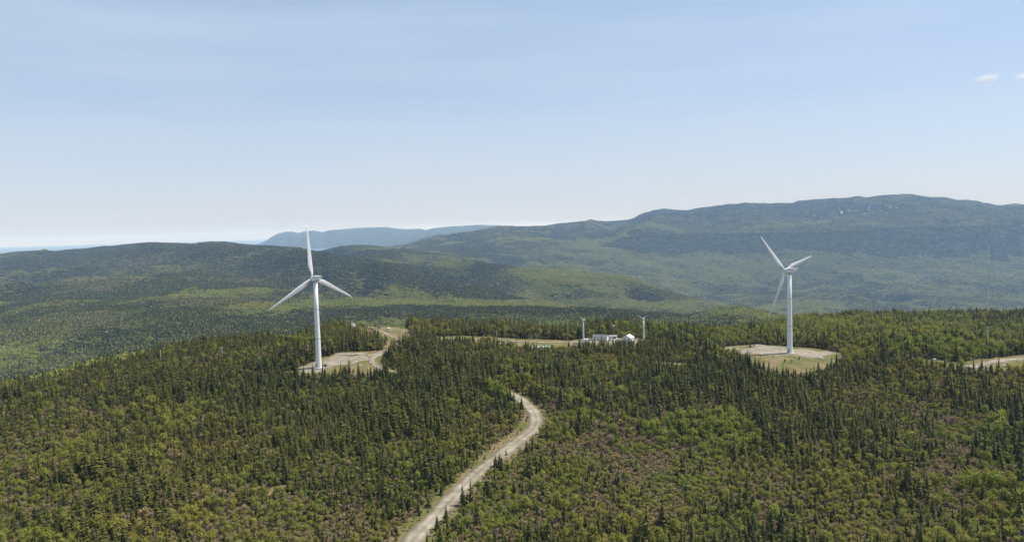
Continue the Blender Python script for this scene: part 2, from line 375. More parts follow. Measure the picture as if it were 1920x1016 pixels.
def smooth_line(pts, step=3.0):
    p = np.array(pts, float)
    for _ in range(3):               # Chaikin
        q = [p[0]]
        for a, b in zip(p[:-1], p[1:]): q += [0.75 * a + 0.25 * b, 0.25 * a + 0.75 * b]
        p = np.array(q + [p[-1]])
    s = np.concatenate([[0], np.cumsum(np.hypot(*np.diff(p, axis=0).T))])
    t = np.arange(0, s[-1], step)
    return np.stack([np.interp(t, s, p[:, 0]), np.interp(t, s, p[:, 1])], -1)
ROAD = smooth_line([ground(x, y)[:2] for x, y in ROAD_PX])
LANES = [(smooth_line([ground(x, y)[:2] for x, y in l]), w) for l, w in (
 ([(843,642),(880,642),(920,643),(963,643.5)], 4.5),
 ([(1082,643),(1120,640.5),(1180,640),(1225,643),(1270,648),(1320,653),(1356,656)], 5.5),
 ([(1815,690),(1840,684),(1870,677),(1900,673),(1950,671)], 6.0),
 ([(655,613),(690,615),(712,620),(733,630),(744,636),(765,638.5)], 2.4),
 ([(625,671),(660,668.5),(690,667),(712,662),(730,655)], 4.0),
)]
BRUSH = gpoly([(640,606),(690,606),(700,622),(722,632),(733,651),(700,640),(648,629)])
EXTRA_CLEAR = [gpoly([(1800,686),(1850,682),(1862,690),(1820,694)])]

def cover(X, Y):                     # 1 where no forest grows
    c = np.zeros(X.shape, bool)
    for p in GRASS + [PAD_L, PAD_R, YARD] + EXTRA_CLEAR: c |= inside(X, Y, p)
    return c

# terrain mesh
tv = np.stack([GX.ravel(), GY.ravel(), GZ.ravel()], -1)
idx = np.arange(NA * NR).reshape(NA, NR)
tf = np.stack([idx[:-1, :-1], idx[1:, :-1], idx[1:, 1:], idx[:-1, 1:]], -1).reshape(-1, 4)[:, ::-1]
me = bpy.data.meshes.new('terrain')
me.vertices.add(len(tv)); me.vertices.foreach_set('co', tv.ravel())
me.loops.add(tf.size); me.loops.foreach_set('vertex_index', tf.ravel().astype(np.int32))
me.polygons.add(len(tf)); me.polygons.foreach_set('loop_start', np.arange(0, tf.size, 4, dtype=np.int32))
me.update(calc_edges=True)
me.polygons.foreach_set('use_smooth', [True] * len(tf))
clear = np.zeros(NA * NR, np.float32)
nm = np.hypot(tv[:, 0], tv[:, 1]) < 700
g = np.zeros(nm.sum(), bool)
for p in GRASS + EXTRA_CLEAR: g |= inside(tv[nm, 0], tv[nm, 1], p)
verge = np.clip(1 - (seg_dist(tv[nm, 0], tv[nm, 1], ROAD[::3]) - 6) / 5, 0, 1)
clear[nm] = np.maximum(g, verge)
at = me.attributes.new('clear', 'FLOAT', 'POINT'); at.data.foreach_set('value', clear)
terrain = bpy.data.objects.new('terrain', me); COL.objects.link(terrain); tag(terrain, kind='structure')
mt = bpy.data.materials.new('terrain_soil'); mt.use_nodes = True; nt = mt.node_tree; b = nt.nodes['Principled BSDF']
b.inputs['Roughness'].default_value = 0.95; b.inputs['Specular IOR Level'].default_value = 0.1
geo = N(mt, 'ShaderNodeNewGeometry')
def tnoise(scale, detail, lo, hi, c1, c2):
    n = N(mt, 'ShaderNodeTexNoise'); n.inputs['Scale'].default_value = scale; n.inputs['Detail'].default_value = detail; n.inputs['Roughness'].default_value = 0.62
    nt.links.new(geo.outputs['Position'], n.inputs['Vector'])
    r = N(mt, 'ShaderNodeValToRGB'); r.color_ramp.elements[0].position = lo; r.color_ramp.elements[1].position = hi
    r.color_ramp.elements[0].color = (*c1, 1); r.color_ramp.elements[1].color = (*c2, 1)
    nt.links.new(n.outputs[0], r.inputs[0]); return r
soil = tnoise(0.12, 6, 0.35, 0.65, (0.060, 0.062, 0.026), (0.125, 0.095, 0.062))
wood = tnoise(0.016, 9, 0.40, 0.62, (0.020, 0.030, 0.014), (0.060, 0.076, 0.028))  # far forest floor, colour darkened to stand for shade between the trees
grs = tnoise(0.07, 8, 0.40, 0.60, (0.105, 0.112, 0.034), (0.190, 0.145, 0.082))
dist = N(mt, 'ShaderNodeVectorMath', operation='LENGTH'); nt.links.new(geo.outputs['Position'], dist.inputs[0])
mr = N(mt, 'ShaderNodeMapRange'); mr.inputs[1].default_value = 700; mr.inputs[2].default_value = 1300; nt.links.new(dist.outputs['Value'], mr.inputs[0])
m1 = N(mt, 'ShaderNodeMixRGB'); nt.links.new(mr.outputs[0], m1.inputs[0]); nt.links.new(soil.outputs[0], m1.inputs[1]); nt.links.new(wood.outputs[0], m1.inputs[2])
atn = N(mt, 'ShaderNodeAttribute', attribute_name='clear')
m2 = N(mt, 'ShaderNodeMixRGB'); nt.links.new(atn.outputs['Fac'], m2.inputs[0]); nt.links.new(m1.outputs[0], m2.inputs[1]); nt.links.new(grs.outputs[0], m2.inputs[2])
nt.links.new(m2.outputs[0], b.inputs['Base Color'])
bp = N(mt, 'ShaderNodeBump'); bp.inputs['Strength'].default_value = 0.6; bp.inputs['Distance'].default_value = 1.0
bn = N(mt, 'ShaderNodeTexNoise'); bn.inputs['Scale'].default_value = 0.5; bn.inputs['Detail'].default_value = 5
nt.links.new(geo.outputs['Position'], bn.inputs['Vector']); nt.links.new(bn.outputs[0], bp.inputs['Height']); nt.links.new(bp.outputs[0], b.inputs['Normal'])
me.materials.append(mt)

# sea
mb = MB(); S = 60000.0
_a = np.linspace(D2R(-62), azel(760, 480)[0], 24)
mb.add([(math.sin(t) * q, math.cos(t) * q, SEA + CZ) for q in (6300.0, 20000.0, S) for t in _a], [(k * 24 + i + 1, k * 24 + i, k * 24 + 24 + i, k * 24 + 25 + i) for k in range(2) for i in range(23)])
msea = mat('sea_water', (0.03, 0.07, 0.12), 0.35, 0, 0.5)
sea = mb.obj('sea', msea); tag(sea, kind='structure')

# haze
hz = MB().box((0, 29500, (FLOOR - 22 + 320) / 2 + CZ), (2 * S + 2000, 63000, 320 - (FLOOR - 22)))
mh = bpy.data.materials.new('haze_air'); mh.use_nodes = True
for n_ in list(mh.node_tree.nodes):
    if n_.type == 'BSDF_PRINCIPLED': mh.node_tree.nodes.remove(n_)
pv = N(mh, 'ShaderNodeVolumePrincipled'); pv.inputs['Color'].default_value = (*HAZE_COLOR, 1); pv.inputs['Density'].default_value = HAZE_DENSITY
pv.inputs['Anisotropy'].default_value = 0.0; pv.inputs['Absorption Color'].default_value = (1, 1, 1, 1)
mh.node_tree.links.new(pv.outputs[0], mh.node_tree.nodes['Material Output'].inputs['Volume'])
haze = hz.obj('haze', mh); tag(haze, kind='stuff')

# two small wisps of cloud far outside the haze
def cloud(px, py, depth, wpx, hpx, label, seed):
    rg = random.Random(seed); c = Vector(at_depth(px, py, depth)) + Vector((0, 0, CZ)); k = depth / F
    cmb = MB(); n, mm = 24, 12
    rings = []
    for i in range(1, mm):
        a = math.pi * i / mm
        rings.append([(math.sin(a) * math.cos(2 * math.pi * q / n) * wpx * k * .5, math.sin(a) * math.sin(2 * math.pi * q / n) * wpx * k * .5, math.cos(a) * hpx * k * .5) for q in range(n)])
    cmb.loft(rings[::-1])
    o = cmb.obj('cloud', M_CLOUD, smooth=True); o.location = c
    return tag(o, label, 'cloud')
M_CLOUD = bpy.data.materials.new('cloud_vapour'); M_CLOUD.use_nodes = True; nt = M_CLOUD.node_tree
nt.nodes.remove(nt.nodes['Principled BSDF'])
cv = N(M_CLOUD, 'ShaderNodeVolumePrincipled'); cv.inputs['Color'].default_value = (1, 1, 1, 1); cv.inputs['Absorption Color'].default_value = (1, 1, 1, 1)
ct_ = N(M_CLOUD, 'ShaderNodeTexCoord'); cn = N(M_CLOUD, 'ShaderNodeTexNoise'); cn.inputs['Scale'].default_value = 0.011; cn.inputs['Detail'].default_value = 5
gr = N(M_CLOUD, 'ShaderNodeTexGradient', gradient_type='SPHERICAL'); cm = N(M_CLOUD, 'ShaderNodeMapping')
cm.inputs['Location'].default_value = (-1, -1, -1); cm.inputs['Scale'].default_value = (2, 2, 2)
nt.links.new(ct_.outputs['Generated'], cm.inputs['Vector']); nt.links.new(cm.outputs[0], gr.inputs['Vector']); nt.links.new(ct_.outputs['Object'], cn.inputs['Vector'])
ad = N(M_CLOUD, 'ShaderNodeMath', operation='MULTIPLY_ADD'); ad.inputs[1].default_value = 1.5; ad.inputs[2].default_value = -1.0
nt.links.new(cn.outputs[0], ad.inputs[0])
a2 = N(M_CLOUD, 'ShaderNodeMath', operation='ADD'); nt.links.new(ad.outputs[0], a2.inputs[0]); nt.links.new(gr.outputs['Fac'], a2.inputs[1])
a3 = N(M_CLOUD, 'ShaderNodeMath', operation='MULTIPLY'); a3.use_clamp = False; a3.inputs[1].default_value = 0.012
a4 = N(M_CLOUD, 'ShaderNodeMath', operation='MAXIMUM'); a4.inputs[1].default_value = 0.0
nt.links.new(a2.outputs[0], a3.inputs[0]); nt.links.new(a3.outputs[0], a4.inputs[0]); nt.links.new(a4.outputs[0], cv.inputs['Density'])
nt.links.new(cv.outputs[0], nt.nodes['Material Output'].inputs['Volume'])
cloud(1850, 149, 14000, 52, 26, 'small white wisp of cloud in the clear sky, whole puff', 1)
cloud(1924, 144, 14000, 50, 24, 'small white wisp of cloud cut by the edge of the picture', 2)

# gravel sheets
M_GRAVEL = mat('gravel', (0.30, 0.26, 0.215), 0.95, 0, 0.1)
nt = M_GRAVEL.node_tree; b = nt.nodes['Principled BSDF']
gg = N(M_GRAVEL, 'ShaderNodeNewGeometry'); n1 = N(M_GRAVEL, 'ShaderNodeTexNoise'); n1.inputs['Scale'].default_value = 0.35; n1.inputs['Detail'].default_value = 8; n1.inputs['Roughness'].default_value = 0.7
r1 = N(M_GRAVEL, 'ShaderNodeValToRGB'); r1.color_ramp.elements[0].position = 0.33; r1.color_ramp.elements[1].position = 0.68
r1.color_ramp.elements[0].color = (0.180, 0.160, 0.130, 1); r1.color_ramp.elements[1].color = (0.330, 0.298, 0.250, 1)
nt.links.new(gg.outputs['Position'], n1.inputs['Vector']); nt.links.new(n1.outputs[0], r1.inputs[0]); nt.links.new(r1.outputs[0], b.inputs['Base Color'])
n2 = N(M_GRAVEL, 'ShaderNodeTexNoise'); n2.inputs['Scale'].default_value = 0.09; n2.inputs['Detail'].default_value = 6; n2.inputs['Roughness'].default_value = 0.65
r3 = N(M_GRAVEL, 'ShaderNodeValToRGB'); r3.color_ramp.elements[0].position = 0.36; r3.color_ramp.elements[1].position = 0.62
r3.color_ramp.elements[0].color = (0.66, 0.66, 0.58, 1); r3.color_ramp.elements[1].color = (1.08, 1.06, 1.04, 1)
m3 = N(M_GRAVEL, 'ShaderNodeMixRGB', blend_type='MULTIPLY'); m3.inputs[0].default_value = 1
nt.links.new(gg.outputs['Position'], n2.inputs['Vector']); nt.links.new(n2.outputs[0], r3.inputs[0]); nt.links.new(r1.outputs[0], m3.inputs[1]); nt.links.new(r3.outputs[0], m3.inputs[2]); nt.links.new(m3.outputs[0], b.inputs['Base Color'])
M_ROAD = M_GRAVEL.copy(); M_ROAD.name = 'road_gravel'
nt = M_ROAD.node_tree; b = nt.nodes['Principled BSDF']        # pale wheel tracks, darker crown and edges, from the strip's own width
ua = N(M_ROAD, 'ShaderNodeAttribute', attribute_name='across'); r2 = N(M_ROAD, 'ShaderNodeValToRGB')
e = r2.color_ramp.elements; e[0].position = 0.0; e[0].color = (0.62, 0.6, 0.52, 1); e[1].position = 1.0; e[1].color = (0.62, 0.6, 0.52, 1)
for p_, c_ in ((0.14, 0.82), (0.26, 1.22), (0.36, 1.15), (0.5, 0.86), (0.64, 1.18), (0.74, 1.22), (0.86, 0.82)):
    q = e.new(p_); q.color = (c_, c_, c_, 1)
mm = N(M_ROAD, 'ShaderNodeMixRGB', blend_type='MULTIPLY'); mm.inputs[0].default_value = 0.85
src = [l.from_socket for l in nt.links if l.to_socket == b.inputs['Base Color']][0]
nt.links.new(ua.outputs['Fac'], r2.inputs[0]); nt.links.new(src, mm.inputs[1]); nt.links.new(r2.outputs[0], mm.inputs[2]); nt.links.new(mm.outputs[0], b.inputs['Base Color'])

def strip(name, line, width, lift, m):
    d = np.gradient(line, axis=0); d /= np.hypot(d[:, 0], d[:, 1])[:, None] + 1e-9
    nx = np.stack([d[:, 1], -d[:, 0]], -1)
    us = [-0.62, -0.5, -0.36, -0.24, -0.12, 0, 0.12, 0.24, 0.36, 0.5, 0.62]
    wob = fbm(line[:, 0], line[:, 1], 7, 4) * 0.30
    vs = []; ac = []
    for i in range(len(line)):
        for u in us:
            w = (width[i] if hasattr(width, '__len__') else width) * (1 + wob[i] * (1 if u > 0 else -1)) * u
            x, y = line[i] + nx[i] * w
            z = float(H(x, y)) + (lift if abs(u) < 0.6 else -0.35) + (0.05 * (1 - abs(u) * 2) if abs(u) < 0.5 else 0)
            vs.append((x, y, z)); ac.append(min(max(u + 0.5, 0), 1))
    k = len(us); fs = [(i * k + j, (i + 1) * k + j, (i + 1) * k + j + 1, i * k + j + 1) for i in range(len(line) - 1) for j in range(k - 1)]
    fs = [f[::-1] for f in fs]
    mb = MB(); mb.add(vs, fs); o = mb.obj(name, m, smooth=True)
    a = o.data.attributes.new('across', 'FLOAT', 'POINT'); a.data.foreach_set('value', ac)
    return tag(o, kind='structure')
_ry = pix(ROAD[:, 0], ROAD[:, 1], H(ROAD[:, 0], ROAD[:, 1]))[1]
strip('gravel_road', ROAD, np.interp(_ry, [690, 735], [3.6, 6.4]), 0.22, M_ROAD)
for ln, w in LANES: strip('gravel_track', ln, w, 0.20, M_ROAD)
def pad(name, poly, lift, m):
    lo = poly.min(0); hi = poly.max(0); st = 1.0
    xs = np.arange(lo[0] - 2, hi[0] + 2, st); ys = np.arange(lo[1] - 2, hi[1] + 2, st)
    X, Y = np.meshgrid(xs, ys, indexing='ij')
    ins = inside(X + fbm(X, Y, 9, 4) * 6, Y + fbm(X, Y, 9, 4, 7.) * 6, poly)
    Z = H(X, Y) + np.where(ins, lift, -0.4); ny = len(ys)
    used = np.zeros(X.shape, bool)
    used |= ins
    for dx in (-1, 0, 1):
        for dy in (-1, 0, 1): used |= np.roll(np.roll(ins, dx, 0), dy, 1)
    vid = -np.ones(X.size, int); uu = used.ravel(); vid[uu] = np.arange(uu.sum())
    vs = np.stack([X.ravel()[uu], Y.ravel()[uu], Z.ravel()[uu]], -1)
    fs = []
    V = vid.reshape(X.shape)
    for i in range(len(xs) - 1):
        for j in range(ny - 1):
            q = (V[i, j], V[i + 1, j], V[i + 1, j + 1], V[i, j + 1])
            if min(q) >= 0: fs.append(q)
    mb = MB(); mb.add(vs, fs); return tag(mb.obj(name, m, smooth=True), kind='structure')
pad('gravel_pad', PAD_L, 0.16, M_GRAVEL); pad('gravel_pad', PAD_R, 0.16, M_GRAVEL); pad('gravel_yard', YARD, 0.16, M_GRAVEL)

# ------------------------------------------------------------------ wind turbines
def blade_mesh(R, chord, root_r, n=18):
    """blade along +Z from the hub, trailing edge towards -X as seen from +Y; thickness along Y"""
    rings = []
    for i in range(n):
        t = i / (n - 1); z = root_r + (R - root_r) * t
        if t < 0.06: c = chord * 0.42; th = c; off = 0.5
        else:
            s = (t - 0.06) / 0.94
            c = chord * (np.interp(s, [0, 0.14, 0.25, 0.6, 0.92, 1.0], [0.42, 0.98, 0.95, 0.60, 0.32, 0.06])); th = chord * np.interp(s, [0, 0.14, 0.4, 1.0], [0.42, 0.30, 0.16, 0.02]); off = np.interp(s, [0, 0.14, 1], [0.5, 0.30, 0.28])
        tw = D2R(np.interp(t, [0, 0.2, 1], [8, 6, 0]))
        pre = 0.02 * R * t * t
        ring = []
        for q in range(12):
            a = 2 * math.pi * q / 12
            u = math.cos(a); w = math.sin(a) * (0.5 * (1 + u) * 0.75 + 0.25 if t >= 0.06 else 1.0)
            X = (0.5 * u - (0.5 - off)) * c; Y = w * th * 0.5
            ring.append((X * math.cos(tw) - Y * math.sin(tw), X * math.sin(tw) + Y * math.cos(tw) + pre, z))
        rings.append(ring)
    return MB().loft(rings)
def turbine(base, hub_h, R, rotor_az, a0, label, group, r_base, r_top, nac, big=True, cone=3.0, tower_mat=M_WHITE, spin=1):
    """rotor_az: compass heading (from +Y towards +X) the rotor faces; a0: first blade's angle from up, clockwise as seen from behind"""
    t = thing('wind_turbine', label, 'wind turbine', base, 0, group)
    zs = [0, 0.012, 0.33, 0.66, 0.985]
    tw = MB()
    n = 32
    rings = [[(math.cos(2 * math.pi * q / n) * r, math.sin(2 * math.pi * q / n) * r, z) for q in range(n)]
             for z, r in [(-0.8, r_base)] + [(hub_h * s, r_base + (r_top - r_base) * s) for s in zs]]
    tw.loft(rings); tower = tw.obj('tower', tower_mat, t, True)
    if big:
        MB().loft([[(math.cos(2 * math.pi * q / n) * r, math.sin(2 * math.pi * q / n) * r, z) for q in range(n)] for z, r in ((-0.6, r_base + 1.5), (0.16, r_base + 1.5), (0.30, r_base + 1.35))]).obj('foundation', M_CONC, t)
        for s in (0.33, 0.66):
            r = r_base + (r_top - r_base) * s + 0.02
            MB().tube([(0, 0, hub_h * s - 0.12), (0, 0, hub_h * s + 0.12)], r, 32, cap=False).obj('flange', M_GREY, tower, True)
        MB().box((-r_base * 0.72, -r_base * 0.72, 1.75), (0.95, 0.22, 2.3), D2R(-45)).obj('door', M_GREY, tower)
    hd = bpy.data.objects.new('nacelle', None)
    L, W, Hn = nac
    # nacelle: local +Y faces the rotor; lofted hull with a higher tail lid
    rings = []
    for y, hw, zb, zt in ((-0.66, 0.30, 0.02, 0.40), (-0.60, 0.40, -0.12, 0.46), (-0.30, 0.50, -0.42, 0.50), (0.05, 0.50, -0.50, 0.50), (0.28, 0.46, -0.46, 0.44), (0.34, 0.36, -0.36, 0.36)):
        ring = []
        for q in range(16):
            a = 2 * math.pi * q / 16; c, s = math.cos(a), math.sin(a)
            ex = 0.45
            X = math.copysign(abs(c) ** ex, c) * hw * W; Z = (zb + zt) / 2 * Hn + math.copysign(abs(s) ** ex, s) * (zt - zb) / 2 * Hn
            ring.append((X, y * L, Z))
        rings.append(ring)
    nb = MB().loft(rings); nac_o = nb.obj('nacelle', M_WHITE, t)
    nac_o.location = (0, 0, hub_h); nac_o.rotation_euler = (0, 0, -rotor_az)
    if big:
        MB().box((0, -0.30 * L, 0.54 * Hn), (W * 0.92, L * 0.80, 0.10 * Hn)).obj('roof_lid', M_WHITE, nac_o)
        for s in (-1, 1):
            MB().box((s * (W * 0.5 + 0.01), -0.2 * L, 0.22 * Hn), (0.03, L * 0.6, 0.05 * Hn)).obj('seam', M_GREY, nac_o)
        MB().tube([(0.3, -0.5 * L, 0.55 * Hn), (0.3, -0.5 * L, 0.55 * Hn + 0.9)], 0.05, 6).obj('wind_vane', M_GREY, nac_o)
        MB().tube([(0, 0, -0.62 * Hn), (0, 0, -0.44 * Hn)], r_top * 1.05, 24).obj('yaw_ring', M_GREY, nac_o, True)
    rot = bpy.data.objects.new('rotor', None); COL.objects.link(rot); rot.parent = t
    fy = 0.34 * L + 0.055 * R * (0.55 if big else 0.9)
    rot.location = (math.sin(rotor_az) * fy, math.cos(rotor_az) * fy, hub_h + math.sin(D2R(5)) * fy)
    # local frame: +Y is the direction the rotor faces, tilted up 5 degrees
    rot.rotation_euler = (Matrix.Rotation(-rotor_az, 4, 'Z') @ Matrix.Rotation(D2R(5), 4, 'X')).to_euler()
    hr = 0.036 * R if big else 0.06 * R
    spin_mb = MB(); spin_mb.tube([(0, -hr * 1.3, 0), (0, -hr * 0.6, 0), (0, hr * 0.3, 0), (0, hr * 0.9, 0), (0, hr * 1.3, 0), (0, hr * 1.45, 0)], [hr * .95, hr * 1.05, hr * 1.0, hr * .75, hr * .36, hr * .05], 20)
    spin_mb.obj('hub', M_WHITE, rot, True)
    bm = blade_mesh(R, 0.095 * R if big else 0.10 * R, hr * 0.7)
    me = bm.mesh('blade', M_WHITE, True)
    for k in range(3):
        bl = bpy.data.objects.new('blade', me); COL.objects.link(bl); bl.parent = rot
        # seen from behind, looking along +Y, clockwise from up means towards +X
        bl.rotation_euler = (Matrix.Rotation(a0 + k * 2 * math.pi / 3, 4, 'Y') @ Matrix.Rotation(D2R(-cone), 4, 'X')).to_euler()
    return t
TL = ground(598, 690); TR = ground(1481, 662.5)
turbine(TL + Vector((0, 0, 0.1)), 50.0, 30.0, D2R(-42), D2R(-3.5), 'white wind turbine on a gravel pad at the forest edge, one blade pointing straight up', 'large wind turbines', 1.58, 1.10, (7.4, 2.8, 2.9), cone=4.0)
turbine(TR + Vector((0, 0, 0.1)), 50.0, 29.6, D2R(-32), D2R(-44), 'white wind turbine on a wide grey gravel pad, one blade hanging down to the left', 'large wind turbines', 1.62, 1.10, (7.4, 2.8, 2.9), cone=4.0)
def small_turbine(xb, yb, h_px, R, az, a0, label, r0, mt_=M_WHITE):
    p = ground(xb, yb); d = float(np.dot(np.array(p) - np.array([0, 0, CZ]), FWD)); h = h_px * d / F
    return turbine(p, h, R, az, a0, label, 'small wind turbines by the white buildings', r0, r0 * 0.55, (2.2, 1.0, 1.1), False, 2.0, mt_)
small_turbine(1094.5, 644, 44, 4.0, D2R(-50), D2R(-40), 'small white wind turbine beside the white container, round nacelle, thin blades', 0.55)
small_turbine(1150.4, 632, 21, 2.7, D2R(-20), D2R(-50), 'smallest wind turbine on a thin dark pole between the two white buildings', 0.14, M_GREY)
small_turbine(1207.5, 646, 49, 4.4, D2R(-15), D2R(-60), 'small white wind turbine right of the gabled hall, two blades raised in a V', 0.60)
# dark box and steps by the towers
def eq_box(px, py, size, m, label, cat, name, rz=0.0, vents=True):
    t = thing(name, label, cat, ground(px, py), rz)
    w, d, h = size
    MB().box((0, 0, h / 2 + 0.1), (w, d, h)).obj('housing', m, t)
    MB().box((0, 0, h + 0.14), (w + 0.16, d + 0.16, 0.1)).obj('lid', m if m is not M_WHITE else M_ROOFW, t)
    if vents: MB().box((-w * 0.2, -d / 2 - 0.02, h * 0.55), (w * 0.4, 0.05, h * 0.5)).obj('door', M_GREY if m is not M_GREY else M_DARK, t)
    MB().box((0, 0, 0.03), (w + 0.3, d + 0.3, 0.2)).obj('plinth', M_CONC, t)
    return t
eq_box(609.5, 688, (1.7, 1.4, 1.1), M_DARK, 'small black cabinet on the gravel right beside the left turbine tower', 'cabinet', 'switch_cabinet', 0.1)
st = thing('access_steps', 'short grey steel steps at the foot of the right turbine tower', 'steps', ground(1476.5, 662.3), D2R(20))
for k in range(4): MB().box((0.35 * k - 0.5, 0, 0.3 + 0.3 * k), (0.35, 0.9, 0.06)).obj('step', M_GREY, st)
for s in (-1, 1): MB().tube([(-0.7, s * .45, 0.9), (0.6, s * .45, 2.1), (0.6, s * .45, 0)], 0.04, 6).obj('handrail', M_GREY, st)

# ------------------------------------------------------------------ buildings and yard things
def face_rz(p, yaw): return -math.atan2(p[0], p[1]) + yaw
def gable(name, label, px, py, yaw, L, W, hw, hr, wall, roof, over=0.25):
    """L along local X (ridge direction), front wall towards local -Y"""
    p = ground(px, py); t = thing(name, label, 'building', p, face_rz(p, yaw))
    MB().add([(-L/2,-W/2,-.5),(L/2,-W/2,-.5),(L/2,W/2,-.5),(-L/2,W/2,-.5),(-L/2,-W/2,hw),(L/2,-W/2,hw),(L/2,W/2,hw),(-L/2,W/2,hw),(-L/2,0,hr),(L/2,0,hr)],
             [(0,1,5,4),(1,2,6,9,5),(2,3,7,6),(3,0,4,8,7),(4,5,9,8),(6,7,8,9)]).obj('wall', wall, t)
    th = 0.16; sl = (hr - hw) / (W / 2); y = W / 2 + over; x = L / 2 + over; ze = hw - over * sl + 0.03; zr = hr + 0.03
    MB().add([(-x,-y,ze),(x,-y,ze),(x,0,zr),(-x,0,zr),(x,y,ze),(-x,y,ze),(-x,-y,ze+th),(x,-y,ze+th),(x,0,zr+th),(-x,0,zr+th),(x,y,ze+th),(-x,y,ze+th)],
             [(1,0,3,2),(2,3,5,4),(6,7,8,9),(9,8,10,11),(0,1,7,6),(4,5,11,10),(1,2,8,7),(2,4,10,8),(3,0,6,9),(5,3,9,11)]).obj('roof', roof, t)
    return t
b1 = gable('long_building', 'long low white building with dark grey roof beside the gravel yard', 1126, 638.6, D2R(-14), 10.5, 5.0, 2.9, 4.3, M_WALL, M_ROOFD)
for x in (-3.6, 1.4, 3.6):
    w = MB().box((x, -2.52, 1.7), (1.0, 0.06, 0.9)).obj('window', M_GLASS, b1); MB().box((x, -2.53, 1.2), (1.2, 0.1, 0.08)).obj('sill', M_ROOFW, w)
dr = MB().box((-1.0, -2.52, 1.05), (1.0, 0.07, 2.1)).obj('door', M_GREY, b1); MB().box((-0.65, -2.58, 1.05), (0.08, 0.06, 0.16)).obj('handle', M_DARK, dr)
MB().box((0, -2.515, 0.0), (10.4, 0.04, 0.5)).obj('base_board', M_GREY, b1)
b2 = gable('gabled_hall', 'tall white gabled hall with bright metal roof, largest building in the yard', 1178, 643.8, D2R(72), 7.0, 6.6, 4.2, 6.0, M_WALL, M_ROOFW, 0.2)
MB().box((-3.52, 0.2, 1.75), (0.07, 3.4, 3.5)).obj('roller_door', noisy(mat('door_grey', (0.50, 0.52, 0.54), 0.5), (0.44, 0.45, 0.46), 2), b2)
dr = MB().box((-3.52, -2.4, 1.05), (0.07, 0.95, 2.1)).obj('door', M_GREY, b2); MB().box((-3.58, -2.1, 1.05), (0.06, 0.06, 0.14)).obj('handle', M_DARK, dr)
ct = thing('shipping_container', 'small white container on the gravel beside the small turbine tower', 'container', ground(1098, 642), face_rz(ground(1098, 642), D2R(24)))
MB().box((0, 0, 1.35), (4.6, 2.4, 2.3)).obj('body', M_WALL, ct)
MB().box((0, 0, 2.55), (4.7, 2.5, 0.1)).obj('roof', M_ROOFW, ct)
for s in (-1, 1): MB().box((2.32, s * 0.58, 1.35), (0.06, 1.1, 2.1)).obj('door', M_GREY, ct)
for sx in (-1, 1):
    for sy in (-1, 1): MB().box((sx * 1.9, sy * 1.0, 0.05), (0.4, 0.3, 0.3)).obj('skid', M_CONC, ct)
def vehicle(name, label, px, py, yaw, paint, pickup=False):
    p = ground(px, py); t = thing(name, label, 'vehicle', p + Vector((0, 0, 0.2)), face_rz(p, yaw))
    L, W = 4.8, 1.9
    prof = [(-2.4,.45),(-2.4,.95),(-2.2,1.05),(-1.0,1.1),(-.4,1.75),(.5,1.78),(.75,1.1),(2.4,1.1),(2.4,.45)] if pickup else [(-2.3,.4),(-2.3,.85),(-1.2,1.0),(-.6,1.5),(1.2,1.55),(2.0,1.05),(2.3,.95),(2.3,.4)]
    n = len(prof)
    MB().add([(x, -W/2, z) for x, z in prof] + [(x, W/2, z) for x, z in prof], [tuple(range(n)), tuple(range(2*n-1, n-1, -1))] + [((i+1) % n, i, i+n, (i+1) % n + n) for i in range(n)]).obj('body', paint, t)
    for s in (-1, 1): MB().box((0.05 if pickup else 0.3, s * (W/2 + 0.01), 1.35), (1.0 if pickup else 1.7, 0.04, 0.34)).obj('window', M_GLASS, t)
    for sx in (-1.45, 1.45):
        for s in (-1, 1): MB().tube([(sx, s * 0.72, .36), (sx, s * 0.98, .36)], 0.36, 14).obj('wheel', M_DARK, t)
    return t
vehicle('pickup_truck', 'white pickup truck parked left of the tall gabled hall', 1157, 639.3, D2R(30), M_WHITE, True)
vehicle('parked_car', 'white car parked at the edge of the trees below the pole line', 773, 650.5, D2R(10), M_WHITE)
# long low shed with grey roof, white trim, below the road
b3 = gable('low_shed', 'long low shed with blue grey roof and white edge, half hidden by spruces', 1012, 655, D2R(6), 13.0, 4.2, 1.5, 2.2, M_WALL, noisy(mat('blue_grey_roof', (0.22, 0.25, 0.28), 0.5), (0.30, 0.33, 0.36), 1.2), 0.3)
MB().box((0, -2.5, 1.40), (13.4, 0.12, 0.2)).obj('fascia', M_ROOFW, b3)
MB().box((3.0, -2.13, 0.7), (1.2, 0.06, 1.3)).obj('door', M_GREY, b3)
b4 = gable('roadside_shed', 'small grey shed with white roof below the pole line', 752.5, 643, D2R(8), 2.5, 1.9, 1.6, 1.95, M_GREY, M_ROOFW, 0.12)
MB().box((0.5, -0.97, 0.75), (0.7, 0.05, 1.4)).obj('door', M_DARK, b4)
b5 = gable('storage_shed', 'low grey shed with pale roof standing behind the white pickup truck', 1149, 635.5, D2R(4), 6.0, 3.4, 2.1, 2.8, M_WALL, M_GREY)
MB().box((1.2, -1.72, 0.95), (1.6, 0.06, 1.9)).obj('door', M_DARK, b5)
eq_box(1164, 640.5, (1.8, 1.2, 1.3), M_WHITE, 'white tank box at the left corner of the gabled hall', 'box', 'equipment_box', 0.3)
eq_box(1143, 639.5, (1.2, 1.0, 1.2), M_GREY, 'small grey box at the right end of the long white building', 'box', 'equipment_box', 0.1)
tb = thing('yard_table', 'dark topped outdoor table on pale gravel left of the container', 'table', ground(1078.5, 645.5), 0.2)
MB().box((0, 0, 1.0), (3.0, 1.4, 0.12)).obj('table_top', M_DARK, tb)
for s in (-1, 1): MB().box((s * 0.9, 0, 0.45), (0.12, 1.0, 1.1)).obj('leg', M_CONC, tb)
